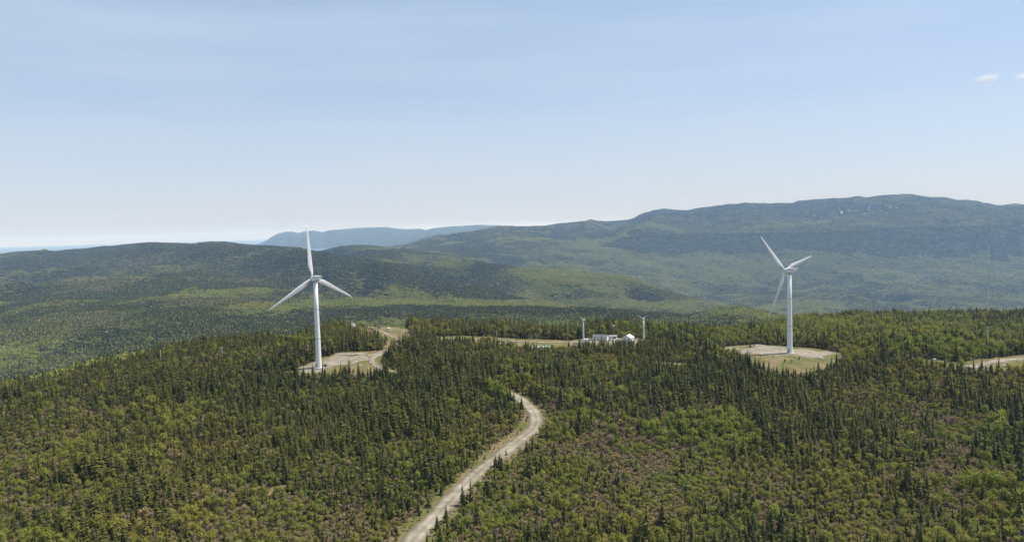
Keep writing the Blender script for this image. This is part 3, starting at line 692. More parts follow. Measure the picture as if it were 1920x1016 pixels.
def mound(px, py, R, h, m, name, label, cat, seed, flat=1.0):
    rg = random.Random(seed); p = ground(px, py); mb = MB(); rings = []
    for k in range(6):
        f = k / 5.5; rings.append([(math.cos(a) * R * (1 - f) * rg.uniform(.85, 1.12) * flat, math.sin(a) * R * (1 - f) * rg.uniform(.85, 1.12), -.2 + (h + .2) * math.sin(f * 1.57) ** .8 * rg.uniform(.9, 1.08)) for a in [q * 6.2832 / 14 for q in range(14)]])
    mb.loft(rings); o = mb.obj(name, m, smooth=True); o.location = p; return tag(o, label, cat)
M_ROCK = noisy(mat('grey_rock', (0.34, 0.32, 0.29), 0.95), (0.22, 0.20, 0.18), 1.5)
mound(1421, 649.2, 4.2, 1.2, M_GRAVEL, 'gravel_pile', 'pale sandy gravel pile at the back left of the right turbine pad', 'gravel pile', 1, 1.7)
mound(1536, 672, 2.2, .8, M_GRAVEL, 'gravel_pile', 'small pale gravel pile in the grass below the right turbine pad', 'gravel pile', 2, 1.5)
mound(640, 665, 4.0, 1.1, M_GRAVEL, 'gravel_pile', 'long low gravel heap beside the trees behind the left turbine pad', 'gravel pile', 3, 2.6)
mound(672, 664, 3.4, .9, M_GRAVEL, 'gravel_pile', 'low gravel heap along the track right of the long heap', 'gravel pile', 4, 2.0)
for k, (x_, y_, R_, lb_) in enumerate(((689.5, 691, .9, 'pale boulder on the green grass inside the road bend'), (674, 673, .7, 'pale boulder beside the track at the top of the left pad'), (675, 685.5, 1.0, 'wide flat boulder on the brown earth of the left pad'), (787, 688, .9, 'white boulder among the spruces right of the left pad'), (1398, 667, .8, 'grey boulder on the grass below the right pad'), (1500, 676, .7, 'grey boulder in the brown grass below the right tower'))):
    mound(x_, y_, R_, R_ * .8, M_ROCK, 'boulder', lb_, 'boulder', 20 + k, 1.2)
# substation gantry
p = ground(656, 614); gy = thing('substation_gantry', 'pale timber gantry of tall posts and a crossbeam behind the trees', 'gantry', p, face_rz(p, D2R(12)))
for x, y in ((-3.6, 0), (-2.2, 2.0), (0.0, 0.4), (0.6, -1.8), (4.2, 1.2)):
    MB().tube([(x, y, -0.5), (x, y, 8.2 if y >= 0 else 4.6)], [0.17, 0.12], 8).obj('post', M_WOOD, gy)
MB().box((0.3, 0.3, 7.9), (9.0, 0.22, 0.26)).obj('crossbeam', M_WOOD, gy)
MB().box((-1.1, 1.0, 7.5), (0.18, 4.2, 0.2), 0.6).obj('crossbeam', M_WOOD, gy)
for x in (-3, -1.6, 1.2, 2.6, 3.8): MB().tube([(x, 0.3, 8.0), (x, 0.3, 8.5)], [0.13, 0.07], 8).obj('insulator', M_PORC, gy)
p = ground(661.5, 614); tf = thing('transformer', 'pale grey power transformer with bushings under the timber gantry', 'transformer', p, face_rz(p, 0.2))
MB().box((0, 0, 1.5), (2.8, 2.0, 2.4)).obj('tank', M_WALL, tf)
for s in (-1, 1): MB().box((s * 1.7, 0, 1.4), (0.5, 1.7, 1.9)).obj('radiator', M_WALL, tf)
for x in (-0.8, 0, 0.8): MB().tube([(x, 0, 2.7), (x, 0, 3.2), (x, 0, 3.7)], [0.16, 0.12, 0.07], 8).obj('bushing', M_PORC, tf)
MB().box((0, 0, 0.1), (3.6, 2.6, 0.4)).obj('plinth', M_CONC, tf)
eq_box(665, 616.5, (2.6, 2.0, 2.2), M_WALL, 'white control cabinet in front of the grey transformer', 'cabinet', 'control_cabinet', 0.3)
eq_box(679, 609.3, (2.8, 1.6, 1.1), M_WHITE, 'low white box in the grass right of the transformer', 'box', 'equipment_box', 0.3)
eq_box(695.5, 611.3, (3.0, 1.6, 1.0), M_WHITE, 'low white box on open ground between gantry and pole line', 'box', 'equipment_box', 0.25)
eq_box(711.5, 615, (2.2, 1.8, 1.5), M_GREY, 'small grey equipment box at the end of the dirt track', 'box', 'equipment_box', 0.1)
eq_box(729, 620, (2.4, 2.2, 1.9), M_WALL, 'pale equipment box on the grass left of the dark pole', 'box', 'equipment_box', 0.5)
eq_box(745.5, 643, (1.6, 1.4, 1.6), M_DARK, 'black cabinet standing beside the small grey shed', 'cabinet', 'switch_cabinet', 0.1)
eq_box(1752, 676, (1.6, 1.0, 0.8), M_WHITE, 'small white box in the grass below the birches', 'box', 'equipment_box', 0.1)
eq_box(1885, 687.5, (1.6, 1.0, 0.8), M_WHITE, 'small white box in the grass near the red and white mast', 'box', 'equipment_box', 0.1)
def pole(px, py, top, label, m=M_WOOD, arms=1, yaw=0.2, r=0.16):
    p = ground(px, py); d = float(np.dot(np.array(p) - np.array([0, 0, CZ]), FWD)); h = (py - top) * d / F
    t = thing('utility_pole', label, 'pole', p, face_rz(p, yaw), 'utility poles')
    MB().tube([(0, 0, -0.5), (0, 0, h)], [r * 1.15, r * 0.8], 8).obj('pole', m, t, True)
    for a in range(arms):
        z = h - 0.35 - a * 0.9
        MB().box((0, r, z), (2.3, 0.12, 0.14)).obj('crossarm', m, t)
        for x in (-1.0, 0.0, 1.0): MB().tube([(x, r, z + 0.07), (x, r, z + 0.33)], [0.10, 0.06], 8).obj('insulator', M_PORC, t)
    return t
pole(743.5, 614, 596, 'pale wooden pole in the grass above the grey shed')
pole(750, 615, 602, 'thin pale pole against the trees beside the taller wooden pole', r=0.10, arms=1)
pole(746, 638, 618.5, 'dark pole with stacked crossarms just behind the black cabinet', M_GREY, 3)
pole(762.5, 640.5, 621, 'dark pole with white insulators right of the small grey shed', M_GREY, 3)
pole(931, 636, 619, 'pale pole beside the gravel track, left of two in the clearing')
pole(1007, 642, 627, 'pale pole beside the gravel track above the long low shed')
pole(1104, 637, 621.5, 'short pole between the white container and the long building', r=0.12)
pole(1852, 652, 613, 'grey pole with one crossarm among the trees behind the mast', M_GREY)
pole(302, 684, 656, 'pale bare pole standing in spruces on the left ridge, tallest there', arms=0)
pole(417, 672, 651, 'pale pole in the spruces uphill on the left ridge', arms=1)
pole(167, 702, 674, 'pale pole at the downhill end of the left ridge', arms=0)
# lattice mast
p = ground(1852, 688); d = float(np.dot(np.array(p) - np.array([0, 0, CZ]), FWD)); hm = (688 - 419) * d / F
ms = thing('lattice_mast', 'very tall slender red and white lattice mast in the grass clearing', 'mast', p)
nb = 7; w = 0.21
MB().box((0, 0, 0.1), (1.6, 1.6, 0.6)).obj('footing', M_CONC, ms)
for k in range(nb):
    z0, z1 = hm * k / nb + 0.3, hm * (k + 1) / nb + 0.3; mb = MB()
    cs = [(w * math.cos(a), w * math.sin(a)) for a in (0.3, 0.3 + 2.0944, 0.3 + 4.1888)]
    for cx, cy in cs: mb.tube([(cx, cy, z0), (cx, cy, z1)], 0.017, 5)
    z = z0; i = 0
    while z < z1 - 0.6:
        for q in range(3):
            a, b_ = cs[q], cs[(q + 1) % 3]
            mb.tube([(*a, z), (*b_, z + 0.6)], 0.007, 4)
        z += 0.6
    mb.obj('section', M_RED if k % 2 == 0 else M_WHITE, ms)
for k, a in enumerate((0.5, 2.6, 4.7)):
    for fz in (0.45, 0.9):
        gx, gy_ = 22 * math.cos(a), 22 * math.sin(a)
        MB().tube([(0, 0, hm * fz), (gx, gy_, float(H(p[0] + gx, p[1] + gy_)) - p[2])], 0.012, 4).obj('guy_wire', M_GREY, ms)

# ------------------------------------------------------------------ trees
RS = random.Random(11)
def spruce_mb(rng, h=9.0, R=1.25, per=7, dens=1.7, gap=0.0):
    c = MB(); n = int(h * dens)
    c.add([(math.cos(a) * R * 0.5, math.sin(a) * R * 0.5, h * 0.08) for a in [k * 1.0472 for k in range(6)]] + [(0, 0, h * 0.96)], [(k, (k + 1) % 6, 6) for k in range(6)])
    for i in range(n):
        t = (i + rng.uniform(-.3, .3)) / n; t = min(max(t, 0), 0.98)
        z = h * (0.07 + 0.92 * t); rad = R * (1 - t) ** 0.62 + 0.08
        if t > 0.12: rad *= min(1, 0.75 + 0.5 * (1 - t))
        k = max(4, int(per * (1 - 0.4 * t))); a0 = rng.uniform(0, 6.3)
        for q in range(k):
            if rng.random() < gap: continue
            a = a0 + 6.2832 * q / k + rng.uniform(-.25, .25); r = rad * rng.uniform(0.65, 1.25); dz = -r * rng.uniform(0.22, 0.5)
            ca, sa = math.cos(a), math.sin(a); wd = 0.30 * r + 0.08; m = 0.55
            c.add([(0, 0, z + 0.12), (ca * r * m - sa * wd, sa * r * m + ca * wd, z + dz * 0.75), (ca * r, sa * r, z + dz * 0.8), (ca * r * m + sa * wd, sa * r * m - ca * wd, z + dz * 0.75), (ca * r * m, sa * r * m, z + dz * 0.25)],
                  [(0, 1, 4), (1, 2, 4), (4, 2, 3), (0, 4, 3)])
    c.add([(0.09, 0, h * .93), (-.05, .08, h * .93), (-.05, -.08, h * .93), (0, 0, h * 1.03)], [(0, 1, 3), (1, 2, 3), (2, 0, 3)])
    t = MB(); t.tube([(0, 0, -0.6), (0, 0, h * .5), (0, 0, h * .9)], [0.14, 0.09, 0.02], 6)
    return c, t
def birch_mb(rng, h=6.5, R=1.7, clumps=46, leaves=9):
    c = MB(); lobes = [(rng.uniform(-.45, .45) * R, rng.uniform(-.45, .45) * R, rng.uniform(.50, .78) * h, rng.uniform(.5, .75) * R) for _ in range(6)] + [(0, 0, h * .82, R * .55)]
    for _ in range(clumps):
        lx, ly, lz, lr = rng.choice(lobes)
        u = rng.gauss(0, 1), rng.gauss(0, 1), rng.gauss(0, 1) + 0.35; L = math.sqrt(sum(k * k for k in u)) + 1e-6
        rr = lr * rng.uniform(.55, 1.05); cx, cy, cz = lx + u[0] / L * rr, ly + u[1] / L * rr, lz + u[2] / L * rr * 1.25
        for _ in range(leaves):
            p = Vector((cx + rng.gauss(0, .26), cy + rng.gauss(0, .26), cz + rng.gauss(0, .24)))
            nrm = (Vector((p.x - lx, p.y - ly, (p.z - lz) + 0.5)).normalized() + Vector((rng.gauss(0, .55), rng.gauss(0, .55), rng.gauss(0, .55)))).normalized()
            a = nrm.orthogonal().normalized(); a = Matrix.Rotation(rng.uniform(0, 6.3), 3, nrm) @ a; b = nrm.cross(a); s = rng.uniform(.14, .27)
            c.add([p - a * s, p + b * s * .8 - a * .1 * s, p + a * s * 1.1, p - b * s * .8], [(0, 1, 2, 3)])
    t = MB(); t.tube([(0, 0, -.5), (.05, 0, h * .35), (0.1, .1, h * .75)], [.12, .09, .03], 6)
    for lx, ly, lz, lr in lobes[:4]: t.tube([(.05, 0, h * .3), (lx * .6, ly * .6, lz - .3), (lx, ly, lz + lr * .5)], [.06, .04, .012], 5)
    return c, t
def bare_mb(rng, h=4.6, R=1.7, twigs=300):
    c = MB(); t = MB(); tips = []
    for k in range(6):
        a = rng.uniform(0, 6.3); r = R * rng.uniform(.25, .75)
        pts = [(0, 0, -.4), (math.cos(a) * r * .4, math.sin(a) * r * .4, h * .4), (math.cos(a) * r, math.sin(a) * r, h * rng.uniform(.7, .92))]
        t.tube(pts, [.07, .045, .015], 5); tips.append(pts)
    for _ in range(twigs):
        b, m, e = rng.choice(tips); f = rng.uniform(.2, 1)
        p = Vector(m).lerp(Vector(e), f); d = Vector((rng.gauss(0, .8), rng.gauss(0, .8), rng.uniform(.15, 1.1))).normalized()
        l = rng.uniform(.45, 1.15); s = d.orthogonal().normalized(); s = Matrix.Rotation(rng.uniform(0, 6.3), 3, d) @ s; w = rng.uniform(.03, .075)
        q = p + d * l * .5 + Vector((rng.gauss(0, .05), rng.gauss(0, .05), 0))
        c.add([p - s * w, p + s * w, q + s * w * .9, p + d * l, q - s * w * .9], [(0, 1, 2, 3, 4)])
    return c, t
def snag_mb(rng, h=6.5):
    c = MB(); t = MB(); t.tube([(0, 0, -.4), (.05, 0, h * .6), (.1, .05, h)], [.11, .07, .02], 6)
    for _ in range(34):
        z = h * rng.uniform(.3, .97); a = rng.uniform(0, 6.3); l = (1.1 - z / h) * 1.3 + .2
        c.tube([(0.05, 0, z), (math.cos(a) * l, math.sin(a) * l, z - l * rng.uniform(-.1, .4))], [.028, .008], 3, cap=False)
    return c, t
KINDS = {'spruce': [], 'birch': [], 'bare': [], 'snag': []}
for k, (h, R, per, dn, gp) in enumerate([(9, 1.6, 8, 1.7, .05), (9, 1.4, 8, 1.6, .1), (9, 1.9, 9, 1.6, .05), (9, 1.25, 7, 1.6, .2), (9, 1.65, 8, 1.5, .3), (9, 2.2, 9, 1.5, .08)]):
    KINDS['spruce'].append(spruce_mb(RS, h, R, per, dn, gp))
for k in range(5): KINDS['birch'].append(birch_mb(RS, RS.uniform(5.8, 7.2), RS.uniform(1.35, 1.9)))
for k in range(4): KINDS['bare'].append(bare_mb(RS, RS.uniform(3.8, 5.0), RS.uniform(1.5, 2.0)))
for k in range(2): KINDS['snag'].append(snag_mb(RS))
MATS = {'spruce': (M_SPRUCE, M_BARK), 'birch': (M_BIRCH, M_BBARK), 'bare': (M_BARE, M_BARK), 'snag': (M_DEAD, M_DEAD)}
PART = {k: [(c.mesh(k + '_crown', MATS[k][0]), t.mesh(k + '_trunk', MATS[k][1])) for c, t in v] for k, v in KINDS.items()}
PROTO = {}
for k, v in KINDS.items():           # crown and trunk in one mesh, only for the uncounted forest
    cl = bpy.data.collections.new(k + '_sources')
    for i, (c, t) in enumerate(v):
        m = MB(); m.add(c.v, c.f, 0); m.add(t.v, t.f, 1)
        o = bpy.data.objects.new(f'{k}_source_{i}', m.mesh(k + '_whole', list(MATS[k]))); cl.objects.link(o)
    PROTO[k] = cl

def scatter(name, cl, pts, rot, scl, index, label=None):
    me = bpy.data.meshes.new(name); me.vertices.add(len(pts)); me.vertices.foreach_set('co', np.ascontiguousarray(pts, np.float32).ravel())
    for nme, ty, arr, key in (('rz', 'FLOAT_VECTOR', rot, 'vector'), ('sc', 'FLOAT_VECTOR', scl, 'vector'), ('ix', 'INT', index, 'value')):
        a = me.attributes.new(nme, ty, 'POINT'); a.data.foreach_set(key, np.ascontiguousarray(arr, np.int32 if ty == 'INT' else np.float32).ravel())
    o = bpy.data.objects.new(name, me); COL.objects.link(o); tag(o, label, kind='stuff')
    ng = bpy.data.node_groups.new(name, 'GeometryNodeTree')
    ng.interface.new_socket('Geometry', in_out='INPUT', socket_type='NodeSocketGeometry'); ng.interface.new_socket('Geometry', in_out='OUTPUT', socket_type='NodeSocketGeometry')
    gi = ng.nodes.new('NodeGroupInput'); go = ng.nodes.new('NodeGroupOutput')
    ip = ng.nodes.new('GeometryNodeInstanceOnPoints'); ci = ng.nodes.new('GeometryNodeCollectionInfo')
    ci.inputs['Collection'].default_value = cl; ci.inputs['Separate Children'].default_value = True; ci.inputs['Reset Children'].default_value = True
    ip.inputs['Pick Instance'].default_value = True
    def na(n_, ty):
        q = ng.nodes.new('GeometryNodeInputNamedAttribute'); q.data_type = ty; q.inputs['Name'].default_value = n_
        return [s for s in q.outputs if s.enabled and s.name == 'Attribute'][0]
    ng.links.new(gi.outputs[0], ip.inputs['Points']); ng.links.new(ci.outputs[0], ip.inputs['Instance'])
    ng.links.new(na('ix', 'INT'), ip.inputs['Instance Index'])
    er = ng.nodes.new('FunctionNodeEulerToRotation'); ng.links.new(na('rz', 'FLOAT_VECTOR'), er.inputs[0]); ng.links.new(er.outputs[0], ip.inputs['Rotation'])
    ng.links.new(na('sc', 'FLOAT_VECTOR'), ip.inputs['Scale']); ng.links.new(ip.outputs[0], go.inputs[0])
    md = o.modifiers.new('scatter', 'NODES'); md.node_group = ng
    return o

# --- where each near tree stands
rs = np.random.RandomState(3)
def hexpts(rmin, rmax, amax, sp):
    xs = np.arange(-rmax * math.sin(amax), rmax * math.sin(amax), sp); ys = np.arange(0, rmax, sp * .87)
    X, Y = np.meshgrid(xs, ys); X = X + (np.arange(len(ys)) % 2)[:, None] * sp / 2
    X = X.ravel(); Y = Y.ravel(); X = X + rs.uniform(-.42, .42, X.size) * sp; Y = Y + rs.uniform(-.42, .42, Y.size) * sp
    r = np.hypot(X, Y); a = np.abs(np.arctan2(X, Y)); k = (r > rmin) & (r < rmax) & (a < amax)
    return X[k], Y[k]
BLOBS = [  # photo px centre, radii, (spruce, birch, bare) log-weight, thinning
 (1259,865,105,42,(-1.6,-.6,2.4),.35),(1110,830,55,50,(-.6,.2,1.6),.2),(1120,770,60,40,(-.4,.4,1.2),.1),(1358,822,75,42,(-.8,2.2,-.5),0),(1225,941,75,45,(-.5,1.8,-.2),0),(1093,895,60,50,(-.5,1.8,.2),0),
 (1290,735,210,40,(1.4,-.6,-.5),0),(1457,796,60,60,(1.4,-.6,-.6),0),(1620,760,200,70,(1.5,-.8,-.6),0),(1784,868,50,60,(-1.4,-.3,2.0),.5),(1837,806,40,28,(-.6,1.6,1.0),.3),(1840,930,75,40,(-.6,1.9,.2),0),
 (1612,965,75,50,(-.4,1.5,.6),0),(1830,996,60,30,(-.4,1.5,.4),0),(1660,900,60,60,(1.0,0,-.3),0),(1420,930,120,70,(.5,1.0,-.2),0),
 (182,779,60,32,(-.8,.1,1.9),.2),(364,796,60,26,(-1.2,1.8,.9),.3),(66,865,75,42,(-.3,.9,1.2),.1),(175,925,40,20,(-.3,1.6,.2),0),(430,978,55,28,(-.3,1.7,.6),0),(390,955,30,20,(-.4,.2,1.8),0),(300,890,50,24,(-.2,.8,1.0),0),
 (674,812,95,95,(1.6,-.9,-.9),0),(830,770,70,60,(1.4,-.5,-.8),0),(512,921,28,14,(-1,.8,.6),.6),(548,812,40,24,(-.3,1.6,.2),0),(548,987,40,32,(-.5,1.8,.2),0),(647,795,24,22,(-.6,-.4,2.0),0),(571,954,40,24,(-.3,.3,1.5),0),(730,730,40,22,(-.2,1.4,.2),0),
 (240,720,160,50,(1.2,-.4,-.6),0),(430,700,90,50,(1.2,-.3,-.6),0),(60,980,70,40,(.6,.3,0),0),(250,980,80,40,(.8,.2,.0),0),(700,960,60,50,(.6,.6,.2),0),
 (964,877,36,34,(-1.4,-.4,2.0),.3),(992,945,40,30,(-.6,.0,1.6),.1),(1033,773,26,22,(-.8,-.2,2.2),0),(905,902,26,26,(-.2,1.6,.2),0),(1039,868,40,30,(-.2,1.8,0),0),(890,780,50,40,(-.2,.8,.8),.1),(905,760,40,26,(-.4,.8,1.0),.1),
 (1000,690,220,30,(.5,.2,.5),0),(900,665,60,14,(-.2,.8,.8),.2),(1250,665,100,20,(.8,.4,.2),.1),(1560,622,240,34,(-.2,1.7,.1),0),(1800,630,160,40,(-.2,1.6,.2),0),(1840,665,90,10,(-2,2.2,.6),0),(1600,676,30,12,(-1,1.8,.4),0),(1850,600,120,14,(.8,0,.2),0),
 (660,640,90,26,(1.3,.3,-.3),0),(680,598,60,8,(-.6,.2,1.3),.2),(800,650,70,24,(1.6,-.5,-.6),0),(950,612,120,12,(.9,.2,.3),0),(1160,610,120,14,(.9,.1,.3),0),(800,612,40,12,(.2,-.2,1.1),0),
]
def thin_and_species(X, Y, px, py):
    w = np.stack([0.95 + 2.4 * fbm(X, Y, 30, 4, 2.), 0.32 + 3.6 * fbm(X, Y, 16, 4, 13.), -0.15 + 3.4 * fbm(X, Y, 14, 4, 29.)], -1)
    th = np.clip(0.10 + 0.8 * fbm(X, Y, 40, 2, 51.), 0, .4)
    for bx, by, rx, ry, lw, t in BLOBS:
        g = np.exp(-(((px - bx) / rx) ** 2 + ((py - by) / ry) ** 2) * .9)
        w += g[:, None] * np.array(lw); th += g * t
    e = np.exp(w * 1.25); e /= e.sum(-1, keepdims=True)
    return e, th
X, Y = hexpts(140, 1240, D2R(49), 2.2)
az = np.arctan2(X, Y); r = np.hypot(X, Y); edge = np.interp(az, AZ, EDGE)
k = r < edge + 70; X, Y, az, r = X[k], Y[k], az[k], r[k]
Z = H(X, Y); px, py, dep = pix(X, Y, Z)
k = (~cover(X, Y))
rd = seg_dist(X, Y, ROAD[::2]); k &= rd > np.where((px < 930) & (py < 735) & (px > 745), 2.6, 3.9 + 1.4 * rs.rand(len(X)) + np.where((px < 1000) & (py > 745), 2.4 * (0.5 + fbm(X, Y, 12, 2)), 0))
for ln, w_ in LANES: k &= seg_dist(X, Y, ln[::2]) > w_ / 2 + 1.6
pr, th = thin_and_species(X, Y, px, py)
k &= rs.rand(len(X)) > th * .8
gapX, gapY, gapr = X[~k], Y[~k], rd[~k]
X, Y, Z, r, px, py, dep, pr, rd = X[k], Y[k], Z[k], r[k], px[k], py[k], dep[k], pr[k], rd[k]
u = rs.rand(len(X)); sp = np.where(u < pr[:, 0], 0, np.where(u < pr[:, 0] + pr[:, 1], 1, 2))
sp[(rs.rand(len(X)) < 0.028)] = 3
# open-ground edges and the verge carry low growth
hidden = (px > 750) & (px < 950) & (py > 700) & (py < 760) & (rd < 30)
near_edge = (rd < 9) & ~hidden
lowg = np.where(near_edge, 0.62, 1.0)
size = np.exp(rs.normal(0, .32, len(X))) * (0.84 + 0.95 * fbm(X, Y, 50, 3, 71.)) * lowg
size = np.where(sp == 0, size * 0.82, size * .80); size = np.clip(size, .28, 1.5)
front = (px > 1095) & (px < 1245) & (py > 651) & (py < 672); size = np.where(front & (sp == 0), np.maximum(size, .75) * 1.15, size)
big = np.exp(-(((px - 760) / 130) ** 2 + ((py - 850) / 130) ** 2)) + .7 * np.exp(-(((px - 1850) / 90) ** 2 + ((py - 830) / 110) ** 2)); size = size * np.where(sp == 0, 1 + .28 * big, 1)
low = (px > 820) & (px < 1065) & (py > 643) & (py < 690) & (dep < 900); size = np.where(low, size * .72, size)
size = np.where(hidden, np.maximum(size, .8) * 1.12, size)
sxy = size ** 0.75 * rs.uniform(.88, 1.15, len(X)); 
RZ = np.zeros((len(X), 3)); RZ[:, 2] = rs.uniform(0, 6.283, len(X)); RZ[:, 0] = rs.normal(0, .035, len(X)); RZ[:, 1] = rs.normal(0, .035, len(X))
SCL = np.stack([sxy, sxy, size], -1); PTS = np.stack([X, Y, Z - .05], -1)
# low bushes and saplings fill the gaps and the verge
UX, UY = hexpts(150, 700, D2R(45), 1.9); ud = seg_dist(UX, UY, ROAD[::2]); ue = np.interp(np.arctan2(UX, UY), AZ, EDGE)
k = (ud > 3.6) & (np.hypot(UX, UY) < ue) & (~cover(UX, UY) | (rs.rand(len(UX)) < np.where(inside(UX, UY, BRUSH), .5, .02))) & ~inside(UX, UY, PAD_L) & ~inside(UX, UY, PAD_R) & ~inside(UX, UY, YARD) & ((ud > 8) | (rs.rand(len(UX)) < .55))
for ln, w_ in LANES: k &= seg_dist(UX, UY, ln[::2]) > w_ / 2 + .8
UX, UY, ud = UX[k], UY[k], ud[k]; usp = np.where(rs.rand(len(UX)) < np.clip(.42 + 1.2 * fbm(UX, UY, 15, 3, 88.), .1, .9), 1, 2)
usz = rs.uniform(.22, .50, len(UX)) * np.where(ud < 7, .6, 1.0)
usp[rs.rand(len(UX)) < .10] = 0
UZ = H(UX, UY); upx, upy, udep = pix(UX, UY, UZ); n0 = len(UX)
X, Y, Z = np.r_[X, UX], np.r_[Y, UY], np.r_[Z, UZ]; px, py, dep = np.r_[px, upx], np.r_[py, upy], np.r_[dep, udep]
sp = np.r_[sp, usp]; size = np.r_[size, usz]; sxy = np.r_[sxy, usz * rs.uniform(1.1, 1.7, n0)]
urz = np.zeros((n0, 3)); urz[:, 2] = rs.uniform(0, 6.283, n0); RZ = np.r_[RZ, urz]
SCL = np.stack([sxy, sxy, size], -1); PTS = np.stack([X, Y, Z - .05], -1)
NAMES = ['spruce', 'birch', 'bare', 'snag']
IX = np.array([0] * len(X)); 
for s in range(4): IX[sp == s] = rs.randint(0, len(KINDS[NAMES[s]]), (sp == s).sum())
HREF = np.array([9.2, 7.0, 5.0, 6.6])[sp]
tall = HREF * size * F / dep
inframe = (px > 6) & (px < 1914) & (py < 1030) & (py - tall * .5 < 1010)
# things: the largest in view
OBJ_N = {0: 300, 1: 290, 2: 240, 3: 60}
TNAME = ['spruce_tree', 'birch_tree', 'leafless_tree', 'dead_tree']
WORDS = ['dark green pointed spruce', 'pale green leafy birch', 'leafless reddish brown bush', 'bare grey dead trunk']
def zone(x, y):
    if x < 240: return 'in the lower left corner of the near forest'
    if x < 520: return 'in the near forest well left of the gravel road'
    if x < 800: return 'just left of the bottom end of the gravel road'
    if x < 1060: return 'just right of the gravel road in the near forest'
    if x < 1400: return 'in the near forest below the brown brush'
    if x < 1650: return 'in the near forest below the right wind turbine'
    return 'in the lower right corner of the near forest'
is_obj = np.zeros(len(X), bool)
def plant(kind, ix, loc, rot, scl, label, group):
    t = bpy.data.objects.new(TNAME[kind], None); COL.objects.link(t); t.empty_display_size = .2
    t.location = loc; t.rotation_euler = rot; t.scale = scl; tag(t, label, 'tree', group)
    c, k_ = PART[NAMES[kind]][ix]
    o = bpy.data.objects.new('crown', c); COL.objects.link(o); o.parent = t
    o = bpy.data.objects.new('trunk', k_); COL.objects.link(o); o.parent = t
    return t
for s, n_ in OBJ_N.items():
    cand = np.where((sp == s) & inframe)[0]
    cand = cand[np.argsort(-(tall[cand] * (1 if s != 1 else SCL[cand, 0] * 1.0)))][:n_]
    is_obj[cand] = True
    q1, q2 = np.quantile(size[cand], [.33, .67])
    for i in cand:
        szw = 'short' if size[i] < q1 else ('tall' if size[i] > q2 else 'mid sized')
        lb = f'{szw} {WORDS[s]} {zone(px[i], py[i])}'
        plant(s, int(IX[i]), PTS[i], RZ[i], SCL[i], lb, lb)
# single spruces that stand out along the road
for bx, by, hp, ix, lb in ((837,979,35,0,'lone spruce overlapping the right edge of the gravel road, lowest of the roadside ones'),(820,994,31,2,'spruce touching the road edge just below left of the lone spruce'),(868,948,45,0,'tall roadside spruce, left one of the dark pair halfway up the road'),(883.5,948,54,4,'tallest roadside spruce, right one of the dark pair halfway up the road'),
        (988,857,35,5,'broad dark spruce inside the road bend, left of two'),(999,848,38,0,'dark spruce inside the road bend, closest to the curve'),(929,876,26,2,'small dark spruce at the road edge, left of a close pair'),(937,876,28,5,'small dark spruce at the road edge, right of a close pair'),(949,854,13,1,'tiny young spruce at the road edge just below the bend'),(921,888,23,3,'slim young spruce between the dark pair and the close pair by the road'),(801,1020,24,1,'small spruce at the bottom end of the road on its right side'),
        (1295,862,36,0,'tall dark spruce alone in the brown brush patch'),(1316,884,32,2,'dark spruce at the right side of the brown brush patch'),(1815,905,62,2,'very tall dark spruce beside the bare ground in the lower right'),(1840,902,50,0,'tall dark spruce right of the very tall one beside bare ground')):
    p = ground(bx, by); dd = float(np.dot(np.array(p) - np.array([0, 0, CZ]), FWD)); s_ = hp * dd / F / 9.2
    plant(0, ix, p - Vector((0, 0, .05)), (0, 0, RS.uniform(0, 6)), (s_ ** .7, s_ ** .7, s_), lb, None)
for s in range(4):
    k = (sp == s) & ~is_obj
    scatter(['spruce_forest', 'birch_woods', 'leafless_undergrowth', 'dead_woods'][s], PROTO[NAMES[s]], PTS[k], RZ[k], SCL[k], IX[k])

# ------------------------------------------------------------------ far woods: small stands of trees instanced over the hills
def cone_tree(mb, rng, x, y, h, R, mi):
    z0 = 0.0
    for (za, zb, ra) in ((.05, .55, 1.0), (.32, .80, .72), (.6, 1.0, .45)):
        n = 5; a0 = rng.uniform(0, 6)
        mb.add([(x + math.cos(a0 + q * 6.2832 / n) * R * ra * rng.uniform(.7, 1.2), y + math.sin(a0 + q * 6.2832 / n) * R * ra * rng.uniform(.7, 1.2), h * za) for q in range(n)] + [(x, y, h * zb)], [(q, (q + 1) % n, n) for q in range(n)], mi)
def round_tree(mb, rng, x, y, h, R, mi, nl=34):
    for _ in range(nl):
        u = Vector((rng.gauss(0, 1), rng.gauss(0, 1), rng.gauss(0, 1) + .3)).normalized(); f = rng.uniform(.6, 1.05)
        p = Vector((x + u.x * R * f, y + u.y * R * f, h * .62 + u.z * h * .38 * f))
        nrm = (u + Vector((rng.gauss(0, .4), rng.gauss(0, .4), rng.gauss(0, .4)))).normalized(); a = Matrix.Rotation(rng.uniform(0, 6), 3, nrm) @ nrm.orthogonal().normalized(); b = nrm.cross(a); s = R * rng.uniform(.26, .48)
        mb.add([p - a * s, p + b * s, p + a * s, p - b * s], [(0, 1, 2, 3)], mi)
FAR = bpy.data.collections.new('far_sources')
M_FSP = foliage('far_spruce', (0.022, 0.034, 0.016), (0.048, 0.060, 0.024), (0.058, 0.066, 0.024), 0.0, True)
M_FBI = foliage('far_birch', (0.180, 0.225, 0.045), (0.290, 0.315, 0.075), (0.310, 0.285, 0.080), 0.25, True)
M_FBA = foliage('far_bare', (0.20, 0.165, 0.11), (0.27, 0.21, 0.15), (0.24, 0.20, 0.12), 0.0, True)
ti = 0
